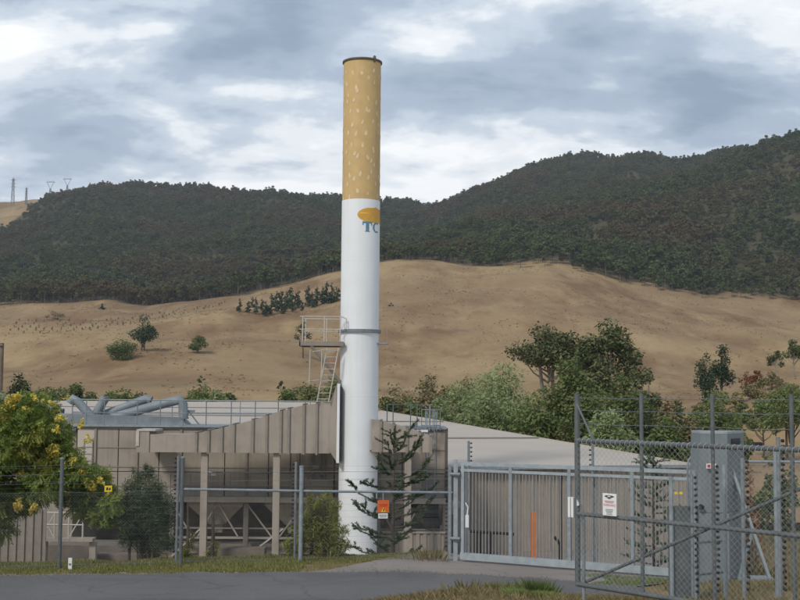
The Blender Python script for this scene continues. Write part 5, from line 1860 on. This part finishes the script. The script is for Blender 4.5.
rgx = np.random.default_rng(12)
lm = []
for k in range(22):
    f = 0.14 + 0.82 * (k + rgx.random()) / 22
    ang = k * 2.4 + rgx.normal() * 0.3
    left = math.cos(ang) < -0.2
    ln = (1.25 if f < 0.8 else 0.75) * rgx.uniform(0.5, 1.0)
    if left and f > 0.68:
        ln *= 0.35
    lm.append((f, ang, max(0.2, ln), rgx.uniform(0.1, 0.6)))
lm += [(0.78, 0.1, 0.8, 0.75), (0.66, 0.2, 1.15, 0.7), (0.52, 0.05, 1.35, 0.6), (0.50, 3.2, 1.25, 0.65), (0.40, 3.1, 1.15, 0.5), (0.28, 3.25, 1.2, 0.45), (0.16, 3.1, 1.15, 0.3), (0.42, 0.15, 1.25, 0.6), (0.6, -0.5, 1.1, 0.9), (0.7, 3.0, 0.45, 0.5)]
spiky_tree('araucaria_tree', 'young dark spiky tree with upswept limbs in front of the chimney foot', 393, 35.5, 428, 556, lm, 12, 1.0)
lm = []
for k in range(34):
    f = 0.14 + 0.82 * k / 34
    lm.append((f, k * 2.4 + rgx.normal() * 0.3, (0.95 * (1 - f) ** 0.6 + 0.12) * rgx.uniform(0.7, 1.0), rgx.uniform(0.0, 0.3)))
spiky_tree('araucaria_tree', 'young sparse spiky tree behind the right end of the sliding gate', 653, 35.0, 449, 556, lm, 21, 0.9)


# ------------------------------------------------------------------ trees beyond the plant
def row(name, label, lst, **kw):
    for (px, d, ytop, w, *r) in lst:
        tree(name, label, px, d, ytop, w, **kw)


tree('gum_tree', 'broad dark gum with a flat spreading crown behind the sheds', 549, 205, 324, 92, 'l_gum', n=8000, size=0.6, nl=34, bark='bark_p', crown_from=0.5, frac=(0.26, 0.42), stems=2)
tree('gum_tree', 'tallest dark gum behind the shed roof with an uneven top', 606, 200, 317, 84, 'l_gum', n=9000, size=0.62, nl=36, bark='bark_p', crown_from=0.2, frac=(0.2, 0.36), stems=2)
tree('gum_tree', 'small dark gum leaning out at the right of the tall gums', 650, 195, 368, 42, 'l_gum', n=2600, size=0.55, nl=16, bark='bark_p', crown_from=0.2, frac=(0.24, 0.4))
tree('leafy_tree', 'mid-green rounded tree in front of the flat-crowned gum', 572, 160, 358, 74, 'l_mid', n=6500, size=0.5, nl=28, crown_from=0.12)
tree('leafy_tree', 'green bushy tree below the tallest gum behind the shed roof', 622, 150, 376, 66, 'l_mid', n=5500, size=0.5, nl=26, crown_from=0.1)
tree('willow_tree', 'pale grey-green willow behind the shed roof beside the gums', 505, 135, 361, 98, 'l_willow', n=11000, size=0.45, nl=36, crown_from=0.05, frac=(0.32, 0.5), aspect=0.3, droop=0.9)
tree('willow_tree', 'lower pale willow at the left of the big willow', 458, 140, 379, 72, 'l_willow', n=6500, size=0.45, nl=24, crown_from=0.05, aspect=0.3, droop=0.8)
for i, (px, d, yt, w, lf) in enumerate(((392, 150, 384, 40, 'l_scrub'), (425, 155, 380, 44, 'l_scrub'), (445, 165, 384, 36, 'l_scrub'), (412, 130, 396, 36, 'l_mid'), (480, 150, 388, 30, 'l_scrub'))):
    tree('scrub_bush', ['brownish scrub bush just right of the chimney behind the roof', 'tall brownish scrub bush behind the roof rail cage', 'dull brown scrub bush between roof cage and willows',
                        'low green bush behind the right roof rail', 'brownish scrub bush at the foot of the willows'][i], px, d, yt, w, lf, n=3000, size=0.42, nl=16, crown_from=0.0, frac=(0.34, 0.52), cat='bush')
tree('leafy_tree', 'olive-green tree behind the cabinet below the dry spur', 715, 170, 388, 62, 'l_mid', n=4600, size=0.5, nl=22, crown_from=0.05)
tree('leafy_tree', 'thin grey-green tree between the tall gums and the cabinet', 668, 165, 398, 34, 'l_scrub', n=1400, size=0.5, nl=12, crown_from=0.1)
tree('leafy_tree', 'green roadside tree shading the cattle paddock', 790, 205, 383, 70, 'l_mid', n=5000, size=0.5, nl=24, crown_from=0.22, stems=2)
tree('leafy_tree', 'slim green tree beside the cattle', 764, 215, 397, 36, 'l_mid', n=2200, size=0.5, nl=16, crown_from=0.25)
tree('dark_pine', 'dark dense pine standing on the dry spur', 706, 300, 352, 26, 'l_dark', n=2200, size=0.6, nl=18, crown_from=-0.05, frac=(0.3, 0.5))
tree('dark_pine', 'taller ragged dark pine beside the dense pine on the spur', 722, 305, 344, 30, 'l_dark', n=2200, size=0.6, nl=18, crown_from=0.05, frac=(0.25, 0.42))
tree('gum_tree', 'grey-green gum with bare trunk at the crest of the dry spur', 794, 305, 339, 26, 'l_gum', n=1300, size=0.6, nl=13, bark='bark_p', crown_from=0.3)
tree('gum_tree', 'small round gum left of the crest gum on the spur', 776, 300, 350, 18, 'l_gum', n=700, size=0.6, nl=9, bark='bark_p', crown_from=0.35)
tree('autumn_shrub', 'rust-red shrub behind the pines on the spur', 746, 320, 371, 16, 'l_red', n=450, size=0.5, nl=8, crown_from=0.02, cat='shrub')
for i, (px, d, yt, w) in enumerate(((764, 262, 376, 30), (752, 270, 385, 26), (782, 255, 378, 26))):
    tree('scrub_bush', ['purplish brown scrub on the face of the dry spur', 'lower brown scrub bush on the face of the dry spur', 'brown scrub bush under the crest gums of the spur'][i], px, d, yt, w, 'l_scrub', n=900, size=0.5, nl=9, crown_from=0.0, cat='bush')
tree('low_shrub', 'dark green shrub among dry weeds behind the rear fence', 775, 60, 448, 50, 'l_mid', base=Vector((PX(775, 58), 58, gz(PX(775, 58), 58))), n=1500, size=0.24, nl=12, crown_from=0.02, cat='shrub')
tree('autumn_shrub', 'orange-leaved sapling behind the slanted steel stay', 751, 40, 463, 26, 'l_red', base=Vector((PX(751, 40), 40, gz(PX(751, 40), 40))), n=700, size=0.12, nl=9, crown_from=0.1, cat='shrub')

for i, (px, d, yt, w, lf) in enumerate(((535, 128, 392, 60, 'l_mid'), (590, 126, 392, 64, 'l_mid'), (648, 130, 396, 58, 'l_gum'), (560, 180, 372, 50, 'l_gum'), (640, 175, 388, 46, 'l_gum'), (690, 140, 418, 44, 'l_scrub'),
                                         (700, 150, 412, 40, 'l_mid'), (735, 150, 420, 40, 'l_mid'), (482, 128, 392, 50, 'l_willow'), (440, 132, 396, 48, 'l_willow'), (405, 140, 392, 46, 'l_scrub'), (385, 135, 396, 40, 'l_mid'),
                                         (430, 175, 374, 40, 'l_scrub'), (470, 180, 376, 36, 'l_scrub'), (676, 190, 400, 30, 'l_gum'), (610, 122, 408, 60, 'l_willow'), (665, 124, 414, 50, 'l_mid'))):
    tree('thicket_bush', ['green thicket bush between the big willow and the flat-crowned gum', 'green thicket bush in front of the trunk of the tallest gum', 'dull olive thicket bush at the foot of the small leaning gum', 'olive understorey bush under the flat-crowned gum',
                          'olive bush behind the green bushy tree below the tallest gum', 'brownish thicket bush left of the control cabinet top', 'green thicket bush behind the brownish one by the cabinet', 'low green thicket bush directly behind the control cabinet',
                          'pale willow bush at the foot of the big willow', 'pale willow bush right of the roof ladder cage', 'brownish thicket bush behind the right roof rail', 'low green thicket bush touching the right side of the chimney',
                          'taller brownish scrub behind the roof ladder cage bushes', 'brownish scrub top showing over the lower willow', 'small olive bush beside the thin grey-green tree', 'low pale willow bush along the shed roof edge below the tallest gum',
                          'low green thicket bush above the right end of the shed roof'][i], px, d, yt, w, lf, n=4200, size=0.42, nl=20, crown_from=0.0, frac=(0.3, 0.5), cat='bush', group='creek-side thicket bushes', seed=700 + i)
for i, (px, d, yt, w, lf) in enumerate(((735, 268, 392, 20, 'l_scrub'), (772, 275, 372, 22, 'l_scrub'), (758, 285, 370, 20, 'l_red'), (795, 262, 384, 34, 'l_scrub'), (700, 280, 402, 18, 'l_scrub'), (745, 250, 404, 26, 'l_mid'), (780, 245, 404, 34, 'l_mid'), (726, 245, 408, 24, 'l_scrub'))):
    tree('spur_bush', ['brown spur bush below the ragged pine', 'brown spur bush under the small round gum', 'rust-red spur bush beside the rust-red shrub', 'wide brown spur bush under the crest gum',
                       'small brown spur bush at the foot of the dense pine', 'green spur bush above the black cow', 'wide green spur bush above the roadside tree', 'low brown spur bush above the control cabinet'][i], px, d, yt, w, lf, n=1100, size=0.5, nl=11, crown_from=0.0, cat='bush', group='scrub on the dry spur', seed=800 + i)

# left valley edge
for i, (px, d, yt, w, lf) in enumerate(((17, 190, 372, 32, 'l_dark'), (48, 170, 386, 34, 'l_mid'), (76, 175, 384, 32, 'l_mid'), (124, 175, 387, 42, 'l_mid'), (205, 178, 385, 40, 'l_mid'), (216, 170, 389, 30, 'l_willow'), (305, 165, 383, 44, 'l_mid'), (330, 160, 379, 36, 'l_mid'))):
    tree('low_tree', ['dark ragged tree above the roofs at the far left', 'green bush behind the wide blue-grey pipe', 'green bush above the corner roof pipe', 'rounded green bush above the slim roof pipe',
                      'green bush behind the rear shed ridge', 'paler bush beside the one behind the rear shed ridge', 'green bush behind the chimney ladder', 'green bush touching the left side of the chimney'][i],
         px, d, yt, w, lf, n=2800, size=0.45, nl=15, crown_from=-0.05, frac=(0.38, 0.55), cat='bush' if i else 'tree')
for i, (px, d, yt, w) in enumerate(((40, 182, 388, 30), (62, 185, 387, 34), (90, 180, 391, 30), (110, 184, 391, 30), (140, 183, 391, 28), (195, 186, 388, 30), (228, 182, 392, 26), (285, 176, 389, 34), (295, 182, 386, 34), (318, 170, 385, 36), (338, 168, 383, 36))):
    tree('valley_bush', ['green hill-foot bush above the top of the yellow-flowered tree', 'green hill-foot bush between the wide and the corner roof pipes', 'green hill-foot bush between the corner and short roof pipes', 'green hill-foot bush above the short leaning roof pipe',
                         'green hill-foot bush above the upper end of the slim roof pipe', 'green hill-foot bush just right of the thick pipe elbow', 'small end bush of the hill-foot row above the bare roof rail', 'first hill-foot bush left of the chimney ladder',
                         'taller hill-foot bush left of the chimney ladder', 'hill-foot bush seen through the chimney ladder', 'hill-foot bush against the chimney above the duct'][i], px, d, yt, w, 'l_mid', n=2200, size=0.45, nl=13, crown_from=-0.05, frac=(0.38, 0.55), cat='bush', group='bushes along the foot of the hill', seed=900 + i)


def hill_tree(name, label, px, ybase, ytop, w, leaf, dmin=100, dmax=880, **kw):
    b = at_row(px, ybase, dmin, dmax)
    return tree(name, label, px, b.y, ytop, w, leaf, base=b, **kw)


hill_tree('paddock_tree', 'rounded bright green tree clump on the dry slope', 122, 359.5, 338, 34, 'l_mid', n=3600, size=0.75, nl=20, crown_from=-0.08, stems=3, frac=(0.4, 0.58))
hill_tree('paddock_pine', 'tall dark pine with see-through crown on the dry slope', 143, 351, 314, 31, 'l_dark', n=2600, size=0.85, nl=26, crown_from=0.06, frac=(0.26, 0.42), stems=2)
hill_tree('paddock_tree', 'small rounded green tree alone on the dry slope', 198, 353.5, 335, 21, 'l_mid', n=2000, size=0.75, nl=14, crown_from=0.02, frac=(0.4, 0.58))
hill_tree('paddock_tree', 'dark tree on a bare trunk behind the chimney platform', 303, 358, 321, 20, 'l_dark', n=700, size=0.7, nl=10, crown_from=0.35)
hill_tree('paddock_tree', 'tiny dark tree high in the dry hollow under the forest', 102, 311.5, 303.5, 7, 'l_dark', n=160, size=1.2, nl=6, crown_from=0.1)
hill_tree('paddock_shrub', 'small dark shrub cluster at the left edge of the hollow', 54, 320, 311, 22, 'l_scrub', n=350, size=1.2, nl=8, crown_from=0.0, cat='shrub')
hill_tree('paddock_shrub', 'little olive shrub low on the slope above the roof rail', 201, 383, 376, 9, 'l_mid', n=160, size=0.7, nl=5, crown_from=0.0, cat='shrub')
hill_tree('paddock_shrub', 'small dark shrub near the foot of the slope left of the ladder', 281, 393, 381, 9, 'l_dark', n=200, size=0.6, nl=5, crown_from=0.0, cat='shrub')
hill_tree('paddock_shrub', 'lone dark speck of a shrub on the open hill right of the chimney', 391, 307, 303, 5, 'l_dark', n=90, size=1.0, nl=4, crown_from=0.0, cat='shrub')

# clump of young pines on the shoulder of the dry hill
pine_list = [(240, 312, 298), (248, 313, 300), (256, 314, 296), (262, 311, 297), (266, 316, 301), (271, 315, 293), (276, 312, 290), (281, 311, 288), (285, 314, 302), (290, 309, 285), (292, 312, 294),
             (298, 308, 288), (302, 311, 303), (308, 307, 285), (312, 308, 290), (317, 306, 284), (322, 304, 286), (327, 304, 281), (332, 303, 282), (337, 302, 284), (252, 308, 296), (287, 305, 290)]
protos = []
for k in range(4):
    px, yb, yt = pine_list[k]
    t = hill_tree('young_pine', 'young dark pine in the clump on the shoulder of the dry hill', px, yb, yt, 8.5, 'l_dark', n=260, size=1.0, nl=8, crown_from=0.08, taper=True, group='young pines on the hill shoulder', seed=300 + k, dmin=500)
    protos.append((t, yb - yt, t.location.y))
for i, (px, yb, yt) in enumerate(pine_list[4:]):
    t, hpx, dd = protos[i % 4]
    b = at_row(px, yb, 500, 890)
    copy_thing(t, b, i * 1.3, (yb - yt) * b.y / (hpx * dd))

# rows of seedlings on the left slope
sd0 = None
for r_ in range(5):
    for k in range(26):
        u = k / 25
        px = 8 + u * 205 + 3 * r_ + random.uniform(-0.8, 0.8)
        yb = 334 - 27 * u ** 1.1 - r_ * (3.2 - 2.0 * u) + 6 * math.sin(u * 3) + random.uniform(-0.4, 0.4)
        if random.random() < 0.18:
            continue
        b = at_row(px, yb, 400, 880)
        if sd0 is None:
            rng = np.random.default_rng(55)
            v, f = leaf_cloud([(0, 0, 1.1, 0.55, 0.55, 1.0)], 36, 0.7, 0.7, rng=rng)
            sd0 = np_mesh('tree_seedling', v, f, M['seedling'])
            tag(sd0, 'tiny seedling in planted rows on the dry slope under the forest', 'seedling', 'planted seedling rows')
            o = sd0
        else:
            o = sd0.copy()
            COL.objects.link(o)
        o.location = b
        o.rotation_euler = (0, 0, random.uniform(0, 6))
        s = random.uniform(0.4, 1.05)
        o.scale = (s, s, s)

# ------------------------------------------------------------------ pylons on the bald knob
def pylon(px, yb, yt, label, kind):
    d = 2190.0
    b = P(px, float(terr_y(px, d)), d)
    top = PZ(px, yt, d)
    H = top - b.z
    t = thing('pylon', label, 'pylon', (b.x, b.y, b.z))
    th = 0.42
    m = MB()
    w0, w1 = H * (0.075 if kind else 0.05), H * 0.02
    zw = b.z + H * (0.62 if kind else 0.95)
    for sx in (-1, 1):
        for sy in (-1, 1):
            m.tube([(b.x + sx * w0, b.y + sy * w0, b.z - 2), (b.x + sx * w1, b.y + sy * w1, zw)], th, 4)
    n = 6
    for k in range(n):
        z0, z1 = b.z + (zw - b.z) * k / n, b.z + (zw - b.z) * (k + 1) / n
        a0, a1 = w0 + (w1 - w0) * k / n, w0 + (w1 - w0) * (k + 1) / n
        for sy in (-1, 1):
            m.tube([(b.x - a0, b.y + sy * a0, z0), (b.x + a1, b.y + sy * a1, z1)], th * 0.5, 3)
            m.tube([(b.x + a0, b.y + sy * a0, z0), (b.x - a1, b.y + sy * a1, z1)], th * 0.5, 3)
    m.build('tower', M['pylon'], t)
    m = MB()
    if kind:                      # wide Y head with a crossbar
        for sx in (-1, 1):
            m.tube([(b.x + sx * w1, b.y, zw), (b.x + sx * H * 0.17, b.y, top - H * 0.06), (b.x + sx * H * 0.17, b.y, top)], th * 0.9, 4)
        m.tube([(b.x - H * 0.24, b.y, top - H * 0.06), (b.x + H * 0.24, b.y, top - H * 0.06)], th * 0.9, 4)
        m.tube([(b.x - H * 0.17, b.y, top), (b.x + H * 0.17, b.y, top - H * 0.06)], th * 0.5, 3)
        m.tube([(b.x + H * 0.17, b.y, top), (b.x - H * 0.17, b.y, top - H * 0.06)], th * 0.5, 3)
    else:
        m.tube([(b.x, b.y, zw), (b.x, b.y, top)], th, 4)
        for q in (0.66, 0.78, 0.90):
            m.tube([(b.x - H * 0.10, b.y, b.z + H * q), (b.x + H * 0.10, b.y, b.z + H * q)], th * 0.8, 4)
    m.build('cross_arms', M['pylon'], t)


pylon(12.5, 204, 177, 'tall narrow lattice pylon with three arms on the bald knob', 0)
pylon(26, 204, 187, 'short faint narrow pylon between the tall and the wide ones', 0)
pylon(50, 204, 181, 'wide Y-headed pylon at the edge of the bald knob', 1)
pylon(67, 199, 178, 'wide Y-headed pylon half hidden by the forest crest', 1)

# ------------------------------------------------------------------ cattle
def cow_mesh(name, mat):
    m = MB()
    prof = [(-1.15, 1.05, .10, .14), (-1.05, 1.05, .26, .32), (-0.6, 1.02, .33, .38), (0.0, 0.98, .36, .42), (0.55, 1.0, .33, .42), (0.85, 1.05, .24, .34), (1.1, 1.02, .16, .24), (1.3, 0.85, .13, .17), (1.45, 0.62, .12, .13), (1.6, 0.40, .08, .09), (1.64, 0.34, .05, .05)]
    n = 10
    for x, z, ry, rz in prof:
        for k in range(n):
            a = 2 * math.pi * k / n
            m.v.append((x, ry * math.cos(a), z + rz * math.sin(a)))
    for i in range(len(prof) - 1):
        for k in range(n):
            m.f.append((i * n + k, i * n + (k + 1) % n, (i + 1) * n + (k + 1) % n, (i + 1) * n + k))
    m.f.append(tuple(reversed(range(n)))); m.f.append(tuple((len(prof) - 1) * n + k for k in range(n)))
    for sy in (-0.2, 0.2):
        m.tube([(-0.85, sy, 0.95), (-0.78, sy, 0.62), (-0.92, sy, 0.42), (-0.88, sy, 0.0)], [0.2, 0.13, 0.075, 0.065], 7)
        m.tube([(0.7, sy, 0.9), (0.72, sy, 0.5), (0.7, sy, 0.0)], [0.15, 0.085, 0.065], 7)
        m.tube([(1.42, sy * 0.5, 0.72), (1.40, sy * 1.3, 0.76)], [0.05, 0.02], 5)
    m.tube([(-1.15, 0, 1.2), (-1.24, 0, 0.9), (-1.22, 0, 0.45)], [0.04, 0.025, 0.04], 5)
    return m.build(name, mat, None, True, (0, 0, 0))


for i, (px, d, mt, rz, lab) in enumerate(((757, 226, 'cow', 0.1, 'black cow grazing side-on in the paddock behind the cabinet'),
                                          (787, 222, 'cow', 2.6, 'black cow grazing at the foot of the roadside tree'),
                                          (683, 215, 'cow_b', 0.4, 'brown cow by the thin grey-green tree left of the cabinet'))):
    c = cow_mesh('cow', M[mt])
    c.location = at(px, d)
    c.rotation_euler = (0, 0, rz)
    tag(c, lab, 'cow')


# ------------------------------------------------------------------ grass
def blades(name, n, fx, h, w, mat, label, lean=0.5, seed=1):
    """grass blades: fx(rng, n) -> X, d arrays; one joined mesh"""
    rng = np.random.default_rng(seed)
    X, d = fx(rng, n)
    n = len(X)
    z = ground_z(X, d)
    hh = h * (0.45 + 0.9 * rng.random(n)) * (0.75 + 0.5 * vnoise(X * 1.1, d * 1.1, 31))
    a = rng.uniform(0, 2 * math.pi, n)
    le = lean * rng.random(n)
    ww = w * (0.6 + 0.8 * rng.random(n))
    bx, by = np.cos(a) * ww, np.sin(a) * ww
    dx, dy = np.cos(a + 1.3) * le * hh, np.sin(a + 1.3) * le * hh
    v = np.stack([np.stack([X - bx, d - by, z - 0.02], -1), np.stack([X + bx, d + by, z - 0.02], -1),
                  np.stack([X + bx * 0.5 + dx * 0.4, d + by * 0.5 + dy * 0.4, z + hh * 0.6], -1), np.stack([X + dx, d + dy, z + hh], -1)], 1)
    o = np_mesh(name, v.reshape(-1, 3), np.arange(4 * n).reshape(-1, 4), mat, kind='stuff')
    return tag(o, label, 'grass')


def verge(rng, n):
    X = rng.uniform(-14, 1.2, n)
    lo, hi = road_far(X) + 0.04, fence_d(X) + 1.6
    d = lo + (hi - lo) * rng.random(n)
    k = ~((X > -2.4) & (d < fence_d(X) - 0.45 + 0.15 * vnoise(X * 2, d * 0, 4)) & (rng.random(n) < 0.96))
    return X[k], d[k]


blades('verge_grass', 60000, verge, 0.085, 0.010, M['g_green'], 'mown green and straw grass strip between road and fence', 0.7, 2)


def mound(rng, n):
    X = rng.uniform(-3.5, 8.5, n)
    d = rng.uniform(9.5, 27.0, n)
    k = (d < road_far(X) - 6.4 + 0.35 * vnoise(X * 1.1, d * 0, 6)) | ((X > 5.6) & (d < 28)) | ((X > 3.4) & (d < 24.5))
    k &= rng.random(n) < 0.6 + 0.45 * vnoise(X * 0.8, d * 0.8, 14)
    return X[k], d[k]


blades('dry_grass', 150000, mound, 0.10, 0.0032, M['g_dry'], 'straw-coloured dry grass on the bank beside the road', 0.9, 3)


def mound_g(rng, n):
    X, d = mound(rng, n)
    k = vnoise(X * 0.7, d * 0.5, 44) > 0.1
    return X[k], d[k]


blades('green_grass', 70000, mound_g, 0.09, 0.005, M['g_green'], 'patchy green grass on the bank beside the road', 0.8, 4)


def gate_strip(rng, n):
    X = rng.uniform(4.4, 8.5, n)
    lo = np.maximum(fence_d(X) - 2.4, 24.0)
    d = lo + (fence_d(X) - 0.5 - lo) * rng.random(n)
    k = X > 4.6 + 0.5 * vnoise(d, d * 0, 7)
    return X[k], d[k]


blades('gate_grass', 12000, gate_strip, 0.12, 0.010, M['g_lush'], 'green grass strip in front of the right end of the sliding gate', 0.6, 9)


def yard(rng, n):
    X = rng.uniform(7.5, 24, n)
    d = rng.uniform(26, 64, n)
    k = (X > 0.26 * d) & (rng.random(n) < 0.55 + 0.5 * vnoise(X * 0.3, d * 0.3, 15))
    return X[k], d[k]


blades('rank_grass', 50000, yard, 0.30, 0.014, M['g_dry'], 'rank dry grass on the slope behind the control cabinet', 0.7, 12)


def gravel():
    rng = np.random.default_rng(77)
    n = 5200
    X = rng.uniform(-14, 5.2, n)
    far = rng.random(n) < 0.7
    d = np.where(far, road_far(X) + np.abs(rng.normal(size=n)) * 0.16 - 0.12, road_far(X) - 6.2 - rng.normal(size=n) * 0.22)
    k = rng.random(n) < 0.5 + 0.5 * vnoise(X * 0.9, d * 0, 71)
    X, d = X[k], d[k]
    c = np.stack([X, d, ground_z(X, d) + 0.05], -1)
    r = (0.010 + 0.022 * rng.random(len(X)) ** 2)[:, None, None]
    tet = np.array([[1, 0, -0.6], [-0.5, 0.87, -0.6], [-0.5, -0.87, -0.6], [0.1, 0.1, 0.7]])
    a = rng.uniform(0, 6.28, len(X))
    rot = np.stack([np.stack([np.cos(a), -np.sin(a), a * 0], -1), np.stack([np.sin(a), np.cos(a), a * 0], -1), np.stack([a * 0, a * 0, a * 0 + 1], -1)], 1)
    v = c[:, None, :] + r * np.einsum('nij,kj->nki', rot, tet)
    b = np.arange(len(X))[:, None] * 4
    f = np.concatenate([b + np.array(q) for q in ((0, 2, 1), (0, 1, 3), (1, 2, 3), (2, 0, 3))])
    o = np_mesh('road_gravel', v.reshape(-1, 3), f, M['apron'], kind='stuff')
    tag(o, 'loose pale gravel scattered along the edges of the asphalt', 'gravel')


gravel()


def tuft(px, d, h, n, mat, label, rad, seed, cat='plant'):
    rng = np.random.default_rng(seed)
    x0 = PX(px, d)
    X = x0 + rng.normal(size=n) * rad
    Y = d + rng.normal(size=n) * rad
    z = ground_z(X, Y)
    a = rng.uniform(0, 6.28, n)
    hh = h * (0.5 + 0.6 * rng.random(n))
    out = np.stack([X - x0, Y - d], -1) * 0.35 + rng.normal(size=(n, 2)) * 0.12 * h
    w = 0.0035
    bx, by = np.cos(a) * w, np.sin(a) * w
    v = np.stack([np.stack([X - bx, Y - by, z - 0.02], -1), np.stack([X + bx, Y + by, z - 0.02], -1),
                  np.stack([X + out[:, 0] * 0.4 + bx * 0.6, Y + out[:, 1] * 0.4 + by * 0.6, z + hh * 0.6], -1), np.stack([X + out[:, 0], Y + out[:, 1], z + hh], -1)], 1)
    o = np_mesh('grass_tuft', v.reshape(-1, 3), np.arange(4 * n).reshape(-1, 4), mat, org=(x0, d, gz(x0, d)))
    return tag(o, label, cat)


tuft(537, 18.0, 0.24, 420, M['g_lush'], 'tall bright green grass tuft on the bank beside the swing gate', 0.10, 1)
tuft(530, 17.4, 0.09, 700, M['g_lush'], 'low wide bright green tuft at the foot of the tall one', 0.13, 2)
tuft(468, 19.5, 0.30, 140, M['g_dry'], 'tall wispy straw tuft at the edge of the asphalt', 0.12, 3)
tuft(500, 18.6, 0.20, 180, M['g_green'], 'mixed green and straw tuft on the crest of the bank', 0.11, 4)
tuft(445, 19.5, 0.16, 160, M['g_dry'], 'short straw tuft at the left end of the bank', 0.15, 5)
tuft(432, 32.2, 0.35, 120, M['g_dry'], 'straw tuft at the foot of the fence beside the gate post', 0.18, 6)

# ------------------------------------------------------------------ air between here and the ridges
HAZE = 0.00010
m = bpy.data.materials.new('haze')
m.use_nodes = True
nt = m.node_tree
nt.nodes.clear()
out = nt.nodes.new('ShaderNodeOutputMaterial')
pv = nt.nodes.new('ShaderNodeVolumePrincipled')
pv.inputs['Color'].default_value = (0.82, 0.88, 0.95, 1)
pv.inputs['Density'].default_value = HAZE
pv.inputs['Anisotropy'].default_value = 0.2
nt.links.new(pv.outputs[0], out.inputs['Volume'])
hz = MB().box((-4200, -120, -160), (5200, 3700, 620)).build('haze', m, None, False, (0, 0, 0))
hz['kind'] = 'stuff'
tag(hz, 'thin pale haze in the air over the valley', 'haze')

for o in bpy.data.objects:
    if '_loc' in o:
        del o['_loc']
